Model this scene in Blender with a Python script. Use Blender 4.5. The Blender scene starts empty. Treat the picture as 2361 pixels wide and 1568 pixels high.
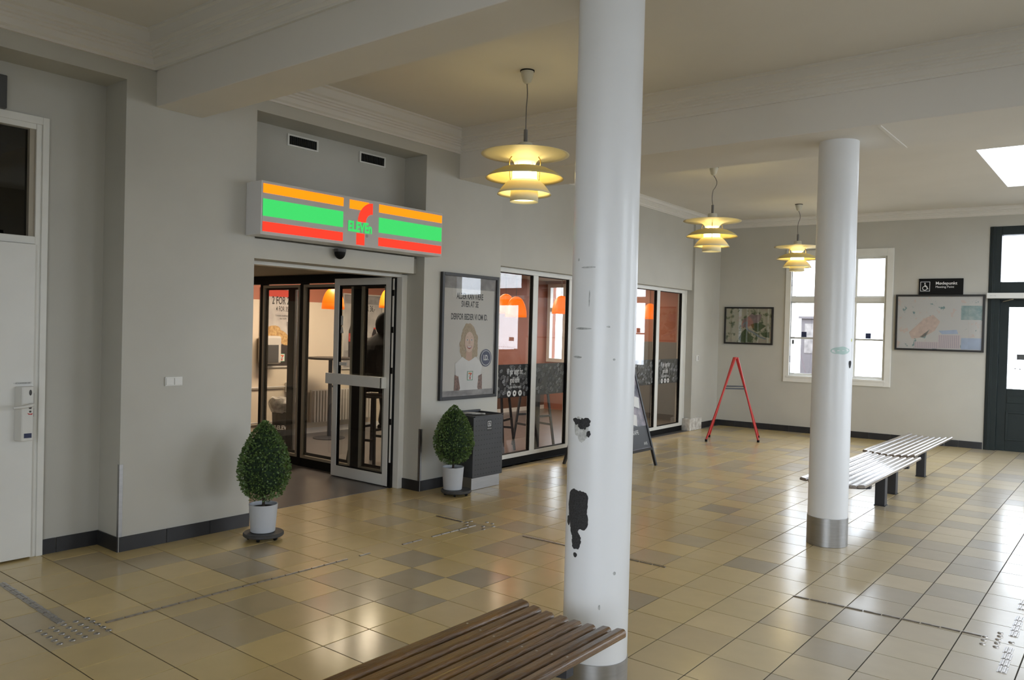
import bpy, bmesh, math, random
from mathutils import Vector, Matrix
random.seed(7)
PI = math.pi
C = bpy.context.scene.collection
SC = bpy.context.scene

# ------------------------------------------------------------------ camera, sky, exposure
T = 0.3                                    # floor tile module
CAM = (17.43 * T, -6.346 * T, 5.304 * T)
YAW, PIT, ROL = -0.6708, -0.0142, 0.0258
fwd = Vector((math.sin(YAW) * math.cos(PIT), math.cos(YAW) * math.cos(PIT), math.sin(PIT)))
r0 = Vector((math.cos(YAW), -math.sin(YAW), 0)); u0 = r0.cross(fwd)
rgt = r0 * math.cos(ROL) + u0 * math.sin(ROL)
upv = -r0 * math.sin(ROL) + u0 * math.cos(ROL)
cam = bpy.data.cameras.new('camera'); cam.sensor_width = 36; cam.lens = 1834.0 / 2361 * 36
cam.clip_start = 0.05; cam.clip_end = 300
co = bpy.data.objects.new('camera', cam); C.objects.link(co)
co.matrix_world = Matrix(((rgt.x, upv.x, -fwd.x, CAM[0]), (rgt.y, upv.y, -fwd.y, CAM[1]), (rgt.z, upv.z, -fwd.z, CAM[2]), (0, 0, 0, 1)))
SC.camera = co
vs = SC.view_settings
SC.display_settings.display_device = 'sRGB'
vs.view_transform = 'Standard'; vs.look = 'None'; vs.gamma = 1; vs.use_curve_mapping = False
vs.exposure = 0.0
SC.cycles.sample_clamp_indirect = 2.5; SC.cycles.caustics_reflective = False; SC.cycles.blur_glossy = 1.0
w = bpy.data.worlds.new('overcast_sky'); SC.world = w; w.use_nodes = True
bg = w.node_tree.nodes['Background']
bg.inputs[0].default_value = (0.88, 0.92, 1.03, 1); bg.inputs[1].default_value = 7.9

def area_light(name, loc, rot, sx, sy, power, col, portal=False):
    l = bpy.data.lights.new(name, 'AREA'); l.shape = 'RECTANGLE'; l.size = sx; l.size_y = sy
    l.energy = power; l.color = col
    if portal: l.cycles.is_portal = True
    o = bpy.data.objects.new(name, l); C.objects.link(o); o.location = loc; o.rotation_euler = rot
    return o
# ceiling light panels of the shop (the shop's own lamps)
for i, (x, y) in enumerate(((-3.0, 2.4), (-2.7, 4.9), (-2.6, 7.6), (-2.4, 9.9))):
    area_light('shop_ceiling_light', (x, y, 2.12 if i == 0 else 2.53), (0, 0, 0), 0.6, 1.2, (5, 95, 46, 36)[i], (1.0, 0.80, 0.60))

# ------------------------------------------------------------------ materials
def mat(name, col, rough=0.6, metal=0.0, var=0.0, scale=4.0, bump=0.0, bscale=60.0, coat=0.0, emit=None, estr=0.0, spec=0.5, stretch=None, col2=None):
    m = bpy.data.materials.new(name); m.use_nodes = True
    nt = m.node_tree; b = nt.nodes['Principled BSDF']
    b.inputs['Base Color'].default_value = (*col, 1); b.inputs['Roughness'].default_value = rough
    b.inputs['Metallic'].default_value = metal; b.inputs['Specular IOR Level'].default_value = spec
    if coat: b.inputs['Coat Weight'].default_value = coat; b.inputs['Coat Roughness'].default_value = 0.12
    if emit: b.inputs['Emission Color'].default_value = (*emit, 1); b.inputs['Emission Strength'].default_value = estr
    if var or bump or col2:
        tc = nt.nodes.new('ShaderNodeTexCoord'); src = tc.outputs['Object']
        if stretch:
            mp = nt.nodes.new('ShaderNodeMapping'); mp.inputs['Scale'].default_value = stretch
            nt.links.new(src, mp.inputs['Vector']); src = mp.outputs['Vector']
    if var or col2:
        n = nt.nodes.new('ShaderNodeTexNoise'); n.inputs['Scale'].default_value = scale; n.inputs['Detail'].default_value = 5
        nt.links.new(src, n.inputs['Vector'])
        r = nt.nodes.new('ShaderNodeValToRGB')
        c2 = col2 if col2 else tuple(min(1, c * (1 + var)) for c in col)
        c1 = col if col2 else tuple(c * (1 - var) for c in col)
        r.color_ramp.elements[0].color = (*c1, 1); r.color_ramp.elements[1].color = (*c2, 1)
        r.color_ramp.elements[0].position = 0.3; r.color_ramp.elements[1].position = 0.7
        nt.links.new(n.outputs['Fac'], r.inputs['Fac']); nt.links.new(r.outputs['Color'], b.inputs['Base Color'])
    if bump:
        n2 = nt.nodes.new('ShaderNodeTexNoise'); n2.inputs['Scale'].default_value = bscale; n2.inputs['Detail'].default_value = 4
        nt.links.new(src, n2.inputs['Vector'])
        bp = nt.nodes.new('ShaderNodeBump'); bp.inputs['Strength'].default_value = bump; bp.inputs['Distance'].default_value = 0.01
        nt.links.new(n2.outputs['Fac'], bp.inputs['Height']); nt.links.new(bp.outputs['Normal'], b.inputs['Normal'])
    return m

def glass_mat(name, tint=(0.93, 0.96, 0.95), refl=1.0, rough=0.0, ior=1.5):
    m = bpy.data.materials.new(name); m.use_nodes = True; nt = m.node_tree
    for n in list(nt.nodes): nt.nodes.remove(n)
    out = nt.nodes.new('ShaderNodeOutputMaterial'); mix = nt.nodes.new('ShaderNodeMixShader')
    tr = nt.nodes.new('ShaderNodeBsdfTransparent'); tr.inputs[0].default_value = (*tint, 1)
    gl = nt.nodes.new('ShaderNodeBsdfGlossy'); gl.inputs['Roughness'].default_value = rough
    gl.inputs[0].default_value = (1, 1, 1, 1)
    lw = nt.nodes.new('ShaderNodeLayerWeight'); lw.inputs[0].default_value = 0.5     # Schlick, the same from both faces of a pane
    pw_ = nt.nodes.new('ShaderNodeMath'); pw_.operation = 'POWER'; pw_.inputs[1].default_value = 5
    f0 = ((ior-1)/(ior+1))**2
    mu = nt.nodes.new('ShaderNodeMath'); mu.operation = 'MULTIPLY_ADD'; mu.inputs[1].default_value = (1-f0)*refl; mu.inputs[2].default_value = f0*refl; mu.use_clamp = True
    nt.links.new(lw.outputs['Facing'], pw_.inputs[0]); nt.links.new(pw_.outputs[0], mu.inputs[0]); nt.links.new(mu.outputs[0], mix.inputs[0])
    nt.links.new(tr.outputs[0], mix.inputs[1]); nt.links.new(gl.outputs[0], mix.inputs[2])
    nt.links.new(mix.outputs[0], out.inputs[0])
    return m

def emit_mat(name, col, s, back=(0.02, 0.02, 0.02)):
    return mat(name, back, 0.4, emit=col, estr=s, spec=0.05)

M = {}
M['wall'] = mat('wall_paint', (0.515, 0.502, 0.45), 0.55, var=0.035, scale=2.2, bump=0.04, bscale=35)
M['wall_back'] = M['wall']
M['ceil'] = mat('ceiling_paint', (0.76, 0.735, 0.69), 0.8, var=0.03, scale=1.2)
M['white'] = mat('white_gloss_paint', (0.78, 0.775, 0.73), 0.35, var=0.03, scale=6)
M['doorw'] = mat('white_door_paint', (0.80, 0.80, 0.77), 0.4, var=0.03, scale=3)
M['wornwhite'] = mat('worn_white_paint', (0.42, 0.39, 0.35), 0.8, scale=14, col2=(0.82, 0.81, 0.77), bump=0.3, bscale=40)
M['grout'] = mat('grout', (0.07, 0.062, 0.05), 0.9, var=0.2, scale=20)
M['skirt'] = mat('black_glazed_tile', (0.018, 0.018, 0.020), 0.45, var=0.2, scale=8)
M['skgrout'] = mat('grey_joint', (0.42, 0.42, 0.40), 0.9)
M['steel'] = mat('brushed_steel', (0.42, 0.42, 0.42), 0.42, 1.0, var=0.06, scale=9, stretch=(1, 1, 8))
M['stud'] = mat('stud_steel', (0.42, 0.40, 0.38), 0.35, 1.0, var=0.2, scale=30)
M['col'] = mat('column_enamel', (0.82, 0.83, 0.84), 0.36, var=0.02, scale=3, coat=0.15)
M['chip'] = mat('bare_metal_chip', (0.035, 0.035, 0.037), 0.75, var=0.5, scale=160, bump=0.6, bscale=220)
M['scuff'] = mat('grey_scuff', (0.30, 0.31, 0.31), 0.6, scale=60, col2=(0.62, 0.63, 0.63))
M['smear'] = mat('rubbed_patch', (0.36, 0.36, 0.34), 0.6, scale=70, col2=(0.70, 0.70, 0.68))
M['green'] = mat('pale_green_smear', (0.50, 0.66, 0.62), 0.45)
M['yellowdot'] = mat('yellow_sticker', (0.75, 0.75, 0.15), 0.5)
M['slat'] = mat('varnished_wood', (0.075, 0.034, 0.008), 0.30, scale=4, col2=(0.20, 0.098, 0.022), stretch=(7, 0.8, 7), coat=0.35, bump=0.35, bscale=30)
M['slat_glare'] = mat('glare_varnished_wood', (0.17, 0.13, 0.10), 0.28, scale=5, col2=(0.30, 0.26, 0.22), stretch=(9, 1.0, 9), coat=0.6, bump=0.2, bscale=24)  # same wood as the front bench, with window glare painted into its colour
M['charc'] = mat('charcoal_steel', (0.035, 0.037, 0.045), 0.45, var=0.1, scale=10)
M['bolt'] = mat('zinc_bolt', (0.55, 0.56, 0.58), 0.3, 1.0)
M['black'] = mat('black_frame', (0.008, 0.008, 0.008), 0.6, spec=0.15)
M['beige'] = mat('beige_frame', (0.36, 0.32, 0.25), 0.45)
M['glass'] = glass_mat('window_glass', (0.95, 0.97, 0.965))
M['shopglass'] = glass_mat('shop_glass', (0.92, 0.93, 0.92), refl=1.15, ior=1.52)
M['pictglass'] = glass_mat('picture_glass', (0.96, 0.96, 0.96), refl=1.0)
M['dkglass'] = glass_mat('dark_transom_glass', (0.22, 0.21, 0.16), refl=1.6)
M['vent'] = mat('vent_black', (0.012, 0.012, 0.010), 0.7)
M['green_door'] = mat('dark_green_paint', (0.009, 0.016, 0.015), 0.42, var=0.1, scale=6, spec=0.3)
M['terra'] = mat('terracotta_wall', (0.36, 0.13, 0.075), 0.6, var=0.06, scale=2)
M['cream'] = mat('cream_wall', (0.62, 0.54, 0.42), 0.6, var=0.03, scale=2)
M['shopfloor'] = mat('grey_vinyl', (0.13, 0.122, 0.122), 0.30, var=0.1, scale=3)
M['shopceil'] = mat('shop_ceiling_paint', (0.50, 0.42, 0.30), 0.8)
M['pot'] = mat('light_grey_pot', (0.50, 0.52, 0.55), 0.5, var=0.04, scale=8)
M['soil'] = mat('dark_soil', (0.02, 0.015, 0.01), 0.95, bump=0.6, bscale=60)
M['dolly'] = mat('dark_plastic', (0.045, 0.045, 0.045), 0.55, var=0.2, scale=20)
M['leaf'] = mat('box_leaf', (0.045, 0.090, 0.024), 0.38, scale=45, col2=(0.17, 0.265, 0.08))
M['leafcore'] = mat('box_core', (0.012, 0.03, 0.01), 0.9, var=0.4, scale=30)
M['bark'] = mat('stem_bark', (0.05, 0.035, 0.022), 0.85, var=0.3, scale=30)
M['bin'] = mat('anthracite_metal', (0.045, 0.047, 0.052), 0.45, var=0.06, scale=6)
M['binhole'] = mat('hole_black', (0.010, 0.010, 0.012), 0.9)
M['plastic_w'] = mat('white_plastic', (0.74, 0.735, 0.70), 0.35)
M['plastic_d'] = mat('dark_grey_plastic', (0.06, 0.06, 0.06), 0.4)
M['red'] = mat('red_lacquer', (0.50, 0.022, 0.018), 0.35)
M['navy'] = mat('navy_print', (0.02, 0.03, 0.09), 0.5)
M['orange_pend'] = mat('orange_acrylic', (0.85, 0.16, 0.01), 0.4, emit=(1.0, 0.16, 0.004), estr=1.15)
M['cable'] = mat('grey_cable', (0.16, 0.15, 0.14), 0.6)
M['shade'] = mat('yellowed_enamel', (0.74, 0.62, 0.28), 0.45, var=0.05, scale=6)
M['shadein'] = mat('cream_enamel', (0.90, 0.82, 0.54), 0.5)
M['brass'] = mat('brass', (0.55, 0.38, 0.12), 0.35, 1.0)
M['bulb'] = emit_mat('frosted_lamp_glass', (1.0, 0.77, 0.31), 22.0, (0.9, 0.9, 0.85))
M['disc'] = emit_mat('frosted_disc', (1.0, 0.86, 0.52), 3.0, (0.8, 0.8, 0.75))
M['canopy'] = mat('ivory_plastic', (0.62, 0.60, 0.50), 0.45)
M['signbox'] = mat('sign_aluminium', (0.80, 0.80, 0.82), 0.4, var=0.02, scale=3)
M['signface'] = mat('sign_face', (0.52, 0.51, 0.50), 0.45)
M['s_or'] = emit_mat('sign_orange', (1.0, 0.215, 0.0), 1.75)
M['s_gr'] = emit_mat('sign_green', (0.05, 0.74, 0.15), 1.0)
M['s_re'] = emit_mat('sign_red', (1.0, 0.040, 0.016), 1.25)
M['paper'] = mat('poster_paper', (0.60, 0.575, 0.53), 0.55, var=0.03, scale=2)
M['ink'] = mat('black_ink', (0.03, 0.03, 0.032), 0.6)
M['hair'] = mat('print_hair', (0.27, 0.195, 0.12), 0.6, scale=60, col2=(0.54, 0.43, 0.29), stretch=(1,3,0.6))
M['skin'] = mat('print_skin', (0.55, 0.36, 0.27), 0.6)
M['skin2'] = mat('print_skin_light', (0.66, 0.48, 0.38), 0.6)
M['shirt'] = mat('print_shirt', (0.70, 0.69, 0.67), 0.6, var=0.05, scale=9)
M['tattoo'] = mat('print_tattoo', (0.10, 0.06, 0.06), 0.6, scale=45, col2=(0.34, 0.20, 0.15))
M['lip'] = mat('print_lip', (0.35, 0.10, 0.09), 0.6)
M['pwhite'] = mat('print_white', (0.68, 0.68, 0.66), 0.6)
M['pred'] = mat('print_red', (0.55, 0.05, 0.03), 0.6)
M['porange'] = mat('print_orange', (0.65, 0.22, 0.03), 0.6)
M['pgreen'] = mat('print_green', (0.05, 0.28, 0.12), 0.6)
M['croiss'] = mat('print_pastry', (0.34, 0.17, 0.05), 0.6, scale=30, col2=(0.70, 0.48, 0.20))
M['cola'] = mat('print_dark_drink', (0.025, 0.018, 0.016), 0.5, var=0.3, scale=20)
M['pgrey'] = mat('print_mid_grey', (0.20, 0.19, 0.19), 0.6, scale=9, col2=(0.38, 0.36, 0.35))
M['poster_in'] = mat('promo_paper', (0.60, 0.57, 0.53), 0.6, scale=5, col2=(0.36, 0.34, 0.33))
M['cloth'] = mat('black_cloth', (0.012, 0.011, 0.012), 0.85, var=0.3, scale=12)
M['flesh'] = mat('skin', (0.42, 0.24, 0.17), 0.55)
M['rad'] = mat('radiator_enamel', (0.55, 0.52, 0.47), 0.4)
M['bag'] = mat('clear_bag', (0.62, 0.60, 0.55), 0.25, scale=18, col2=(0.16, 0.15, 0.14), bump=0.8, bscale=25)
M['aluborder'] = mat('dark_alu_border', (0.022, 0.023, 0.026), 0.4)
M['mapframe'] = mat('map_frame', (0.012, 0.011, 0.010), 0.4)
M['asphalt'] = mat('grey_paving', (0.24, 0.24, 0.235), 0.9)
M['kiosk'] = mat('kiosk_panel', (0.16, 0.15, 0.16), 0.5)
M['aboard_print'] = mat('board_print', (0.03, 0.04, 0.06), 0.35, scale=10, col2=(0.34, 0.30, 0.34))
M['counter'] = mat('dark_counter', (0.03, 0.025, 0.022), 0.4)
M['filmdark'] = mat('film_dark', (0.016,0.016,0.018), 0.5)
for k_, g_ in enumerate((0.14, 0.25, 0.46)): M['bean%d' % k_] = mat('bean_grey_%d' % k_, (g_, g_, g_*1.02), 0.5, scale=70, col2=(g_*0.35, g_*0.35, g_*0.36))
M['brownwood'] = mat('shop_wood', (0.14, 0.075, 0.05), 0.5)

def tile_mat(name, use_attr):
    m = bpy.data.materials.new(name); m.use_nodes = True; nt = m.node_tree; b = nt.nodes['Principled BSDF']
    if use_attr:
        a = nt.nodes.new('ShaderNodeVertexColor'); a.layer_name = 'tint'; src = a.outputs['Color']
    else:
        a = nt.nodes.new('ShaderNodeObjectInfo'); src = a.outputs['Color']
    g = nt.nodes.new('ShaderNodeNewGeometry')
    n = nt.nodes.new('ShaderNodeTexNoise'); n.inputs['Scale'].default_value = 7; n.inputs['Detail'].default_value = 6
    nt.links.new(g.outputs['Position'], n.inputs['Vector'])
    r = nt.nodes.new('ShaderNodeValToRGB'); r.color_ramp.elements[0].color = (0.955, 0.955, 0.955, 1); r.color_ramp.elements[1].color = (1.03, 1.03, 1.03, 1)
    r.color_ramp.elements[0].position = 0.3; r.color_ramp.elements[1].position = 0.7
    nt.links.new(n.outputs['Fac'], r.inputs['Fac'])
    mx = nt.nodes.new('ShaderNodeMix'); mx.data_type = 'RGBA'; mx.blend_type = 'MULTIPLY'; mx.inputs[0].default_value = 1
    nt.links.new(src, mx.inputs[6]); nt.links.new(r.outputs['Color'], mx.inputs[7])
    nt.links.new(mx.outputs[2], b.inputs['Base Color'])
    b.inputs['Roughness'].default_value = 0.46
    b.inputs['Coat Weight'].default_value = 0.7; b.inputs['Coat Roughness'].default_value = 0.17; b.inputs['Coat IOR'].default_value = 1.5
    b.inputs['Specular IOR Level'].default_value = 0.7
    n2 = nt.nodes.new('ShaderNodeTexNoise'); n2.inputs['Scale'].default_value = 9; nt.links.new(g.outputs['Position'], n2.inputs['Vector'])
    bp = nt.nodes.new('ShaderNodeBump'); bp.inputs['Strength'].default_value = 0.03; bp.inputs['Distance'].default_value = 0.02
    nt.links.new(n2.outputs['Fac'], bp.inputs['Height']); nt.links.new(bp.outputs['Normal'], b.inputs['Normal'])
    return m
M['tile'] = tile_mat('floor_tile_glaze', False); M['tile_far'] = tile_mat('floor_tile_glaze_far', True)

def map_mat(name, cols, scale, detail=4, seed=0.0):
    m = bpy.data.materials.new(name); m.use_nodes = True; nt = m.node_tree; b = nt.nodes['Principled BSDF']
    tc = nt.nodes.new('ShaderNodeTexCoord'); mp = nt.nodes.new('ShaderNodeMapping'); mp.inputs['Location'].default_value = (seed, 0, seed)
    nt.links.new(tc.outputs['Object'], mp.inputs['Vector'])
    n = nt.nodes.new('ShaderNodeTexNoise'); n.inputs['Scale'].default_value = scale; n.inputs['Detail'].default_value = detail
    n.inputs['Roughness'].default_value = 0.62
    nt.links.new(mp.outputs['Vector'], n.inputs['Vector'])
    r = nt.nodes.new('ShaderNodeValToRGB'); r.color_ramp.interpolation = 'CONSTANT'; e = r.color_ramp.elements
    e[0].position = 0; e[0].color = (*cols[0][1], 1); e[1].position = cols[1][0]; e[1].color = (*cols[1][1], 1)
    for p, c in cols[2:]:
        x = e.new(p); x.color = (*c, 1)
    nt.links.new(n.outputs['Fac'], r.inputs['Fac']); nt.links.new(r.outputs['Color'], b.inputs['Base Color'])
    b.inputs['Roughness'].default_value = 0.6
    return m

# ------------------------------------------------------------------ helpers
ORG = {}
def idf(p): return p
class MB:
    def __init__(s, f=None): s.v = []; s.f = []; s.m = []; s.t = f or idf
    def add(s, vs, fs, mi=0):
        o = len(s.v); s.v += [s.t(tuple(p)) for p in vs]; s.f += [tuple(i + o for i in q) for q in fs]; s.m += [mi] * len(fs); return s
    def box(s, x0, x1, y0, y1, z0, z1, mi=0):
        return s.add([(x0,y0,z0),(x1,y0,z0),(x1,y1,z0),(x0,y1,z0),(x0,y0,z1),(x1,y0,z1),(x1,y1,z1),(x0,y1,z1)],
                     [(0,3,2,1),(4,5,6,7),(0,1,5,4),(1,2,6,5),(2,3,7,6),(3,0,4,7)], mi)
    def lathe(s, prof, n=24, c=(0,0,0), mi=0, cap0=False, cap1=False):
        vs = [(c[0]+r*math.cos(2*PI*k/n), c[1]+r*math.sin(2*PI*k/n), c[2]+z) for r, z in prof for k in range(n)]
        fs = [(i*n+k, i*n+(k+1)%n, (i+1)*n+(k+1)%n, (i+1)*n+k) for i in range(len(prof)-1) for k in range(n)]
        if cap0: fs.append(tuple(range(n))[::-1])
        if cap1: fs.append(tuple((len(prof)-1)*n+k for k in range(n)))
        return s.add(vs, fs, mi)
    def tube(s, path, r, n=8, mi=0, caps=True):
        P = [Vector(p) for p in path]; vs = []
        rr = r if isinstance(r, (list, tuple)) else [r]*len(P)
        up = None
        for i, p in enumerate(P):
            d = (P[min(i+1, len(P)-1)] - P[max(i-1, 0)]).normalized()
            if up is None:
                up = Vector((0,0,1)) if abs(d.z) < 0.9 else Vector((1,0,0))
            a = d.cross(up).normalized(); b = a.cross(d).normalized(); up = b
            vs += [tuple(p + (a*math.cos(2*PI*k/n) + b*math.sin(2*PI*k/n))*rr[i]) for k in range(n)]
        fs = [(i*n+k, i*n+(k+1)%n, (i+1)*n+(k+1)%n, (i+1)*n+k) for i in range(len(P)-1) for k in range(n)]
        if caps: fs += [tuple(range(n))[::-1], tuple((len(P)-1)*n+k for k in range(n))]
        return s.add(vs, fs, mi)
    def bar(s, p0, p1, w, h, mi=0, side=None):
        p0 = Vector(p0); p1 = Vector(p1); d = (p1-p0).normalized()
        a = Vector(side) if side else (d.cross(Vector((0,0,1))) if abs(d.z) < 0.95 else Vector((1,0,0)))
        a = (a - d*a.dot(d)).normalized(); b = a.cross(d)
        vs = [tuple(p + a*(w/2)*sx + b*(h/2)*sy) for p in (p0,p1) for sx, sy in ((-1,-1),(1,-1),(1,1),(-1,1))]
        return s.add(vs, [(0,1,2,3),(4,7,6,5),(0,4,5,1),(1,5,6,2),(2,6,7,3),(3,7,4,0)], mi)
    def prism(s, poly, axis, a0, a1, mi=0):
        n = len(poly)
        def P(q, a): return {'x': (a, q[0], q[1]), 'y': (q[0], a, q[1]), 'z': (q[0], q[1], a)}[axis]
        vs = [P(q, a0) for q in poly] + [P(q, a1) for q in poly]
        fs = [tuple(range(n))[::-1], tuple(range(n, 2*n))] + [(k, (k+1)%n, n+(k+1)%n, n+k) for k in range(n)]
        return s.add(vs, fs, mi)
    def build(s, name, mats, parent=None, smooth=False, local=False, bevel=0, seg=2, solid=0):
        o0 = (0,0,0) if (local or parent is None) else ORG.get(parent.name, (0,0,0))
        me = bpy.data.meshes.new(name)
        me.from_pydata([(p[0]-o0[0], p[1]-o0[1], p[2]-o0[2]) for p in s.v], [], s.f)
        for m in (mats if isinstance(mats, (list, tuple)) else [mats]): me.materials.append(m)
        me.polygons.foreach_set('material_index', s.m)
        bm = bmesh.new(); bm.from_mesh(me); bmesh.ops.recalc_face_normals(bm, faces=bm.faces); bm.to_mesh(me); bm.free()
        if smooth:
            me.polygons.foreach_set('use_smooth', [True]*len(me.polygons))
            me.set_sharp_from_angle(angle=math.radians(38))
        ob = bpy.data.objects.new(name, me); C.objects.link(ob)
        if parent:
            ob.parent = parent; ORG[ob.name] = o0
        if bevel:
            b = ob.modifiers.new('bevel', 'BEVEL'); b.width = bevel; b.segments = seg; b.limit_method = 'ANGLE'; b.harden_normals = False
        if solid:
            d = ob.modifiers.new('solid', 'SOLIDIFY'); d.thickness = solid; d.offset = 0
        return ob

def tag(o, label=None, cat=None, group=None, kind=None):
    if label: o['label'] = label
    if cat: o['category'] = cat
    if group: o['group'] = group
    if kind: o['kind'] = kind
    return o
def empty(name, loc=(0,0,0), rz=0, **kw):
    o = bpy.data.objects.new(name, None); C.objects.link(o); o.location = loc; o.rotation_euler = (0,0,rz); o.empty_display_size = 0.1
    ORG[o.name] = tuple(loc); return tag(o, **kw)
def kids(o): return [c for c in bpy.data.objects if c.parent == o]
def dup(o, loc=None, rz=None, parent=None, **kw):
    c = o.copy(); C.objects.link(c)
    if parent: c.parent = parent
    if loc is not None: c.location = loc
    if rz is not None: c.rotation_euler = (0,0,rz)
    for k in kids(o): dup(k, parent=c)
    return tag(c, **kw)
def struct(o): o['kind'] = 'structure'; return o

_dg = None
def text_poly(s, size=1.0, sx=1.0, bold=0.0, align='CENTER'):
    """flat faces of a line of text, in (u, v)"""
    cu = bpy.data.curves.new('t', 'FONT'); cu.body = s; cu.size = size; cu.align_x = align; cu.align_y = 'CENTER'; cu.offset = bold; cu.resolution_u = 3
    ob = bpy.data.objects.new('t', cu); C.objects.link(ob)
    dg = bpy.context.evaluated_depsgraph_get(); me = bpy.data.meshes.new_from_object(ob.evaluated_get(dg))
    vs = [(v.co.x*sx, v.co.y) for v in me.vertices]; fs = [tuple(p.vertices) for p in me.polygons]
    bpy.data.objects.remove(ob); bpy.data.curves.remove(cu); bpy.data.meshes.remove(me)
    return vs, fs
class Canvas:
    """flat print: polygons in (u,v) on a plane, each layer 0.5 mm proud of the last"""
    def __init__(s, O, U, V, f=None):
        s.O = Vector(O); s.U = Vector(U); s.V = Vector(V); s.N = s.U.cross(s.V).normalized(); s.mb = MB(f); s.mats = []; s.lay = 0.0
    def P(s, u, v): return tuple(s.O + s.U*u + s.V*v + s.N*s.lay)
    def mi(s, m):
        if m not in s.mats: s.mats.append(m)
        return s.mats.index(m)
    def up(s, d=0.0006): s.lay += d; return s
    def poly(s, pts, m): s.mb.add([s.P(*p) for p in pts], [tuple(range(len(pts)))], s.mi(m)); return s
    def rect(s, u0, u1, v0, v1, m): return s.poly([(u0,v0),(u1,v0),(u1,v1),(u0,v1)], m)
    def ell(s, u, v, a, b, m, n=20, rot=0):
        return s.poly([(u + a*math.cos(t)*math.cos(rot) - b*math.sin(t)*math.sin(rot), v + a*math.cos(t)*math.sin(rot) + b*math.sin(t)*math.cos(rot)) for t in [2*PI*k/n for k in range(n)]], m)
    def ring(s, u, v, r0, r1, m, n=24):
        for k in range(n):
            a, b = 2*PI*k/n, 2*PI*(k+1)/n
            s.poly([(u+r0*math.cos(a), v+r0*math.sin(a)), (u+r1*math.cos(a), v+r1*math.sin(a)), (u+r1*math.cos(b), v+r1*math.sin(b)), (u+r0*math.cos(b), v+r0*math.sin(b))], m)
        return s
    def text(s, t, u, v, size, m, sx=1.0, bold=0.0, align='CENTER'):
        vs, fs = text_poly(t, size, sx, bold, align)
        s.mb.add([s.P(u+a, v+b) for a, b in vs], fs, s.mi(m)); return s
    def build(s, name, parent=None, **k): 
        return s.mb.build(name, s.mats, parent, **k)
def no_recalc(ob): return ob

def FLX(y): return -0.39 - 0.0316*(y-4.8)          # far left wall face
def BWY(x): return 11.24 + 0.075*(x+0.6)           # back wall face
fl = lambda p: (FLX(p[1])+p[0], p[1], p[2])          # local: x = distance into the room
bw = lambda p: (p[0], BWY(p[0])-p[1], p[2])          # local: y = distance into the room
ZC = 3.55; XR = 7.4; YF = -3.7

# ------------------------------------------------------------------ room shell
floor = struct(MB().box(-0.62, XR+0.2, YF-0.2, 12.1, -0.12, -0.003).build('floor', M['grout']))
struct(MB().box(-4.4, -0.525, -1.2, 11.6, -0.12, 0.003).build('floor_shop', M['shopfloor']))
W = MB()
W.box(-0.75,-0.5, YF,-0.75, 0,ZC).box(-0.75,-0.5, 0.30,0.70, 0,ZC).box(-0.75,-0.5, -0.75,0.30, 2.88,ZC)
W.box(-0.5,-0.2, YF,0.68, 3.21,ZC+.05)
W.box(-0.75,-0.2, 0.68,1.69, 0,ZC+.05)
W.box(-0.75,-0.5, 1.69,3.555, 2.085,ZC).box(-0.5,-0.2, 1.69,3.555, 3.235,ZC+.05)
W.box(-0.5,-0.215, 1.69,3.43, 2.09,2.245).box(-0.5,-0.31, 3.43,3.555, 2.10,2.245)
W.box(-0.75,-0.2, 3.555,4.71, 0,ZC+.05)
struct(W.build('wall_left', M['wall']))
W = MB(fl)
W.box(-0.25,0, 4.70,10.08, 2.29,ZC+.05).box(-0.25,0, 4.70,4.93, 0,2.29).box(-0.25,0, 10.08,11.6, 0,ZC+.05)
W.box(-0.25,-0.05, 4.93,10.08, -0.1,0.0)
W.box(0,0.035, 10.08,10.50, 0,ZC)
struct(W.build('wall_left_far', M['wall']))
# back wall with window and door openings
W = MB(bw)
def wall_holes(mb, a0, a1, z0, z1, t0, t1, holes, ax):
    """wall along ax with rectangular holes (a0,a1,z0,z1), split into boxes"""
    xs = sorted({a0, a1, *[h[0] for h in holes], *[h[1] for h in holes]})
    for x0, x1 in zip(xs, xs[1:]):
        cuts = sorted([(h[2], h[3]) for h in holes if h[0] <= x0+1e-6 and h[1] >= x1-1e-6]); z = z0
        for c0, c1 in cuts + [(z1, z1)]:
            if c0 > z + 1e-6:
                if ax == 'x': mb.box(x0, x1, t0, t1, z, c0)
                else: mb.box(t0, t1, x0, x1, z, c0)
            z = c1
wall_holes(W, -0.85, XR+0.25, 0, ZC+.05, -0.3, 0, [(0.60,2.05,0.93,2.92), (3.44,4.66,0,3.25), (6.2,7.1,2.3,2.95)], 'x')
struct(W.build('wall_back', M['wall_back']))
W = MB()
wall_holes(W, YF-0.25, 12.1, 0, ZC+.05, XR, XR+0.3, [(1.2,2.8,0.9,2.9), (4.7,7.3,0.5,3.1), (8.0,10.6,0.5,3.1)], 'y')
struct(W.build('wall_right', M['wall']))
W = MB()
wall_holes(W, -0.75, XR+0.3, 0, ZC+.05, YF-0.3, YF, [(3.4,7.2,0.05,2.7)], 'x')
struct(W.build('wall_front', M['wall']))
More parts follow.
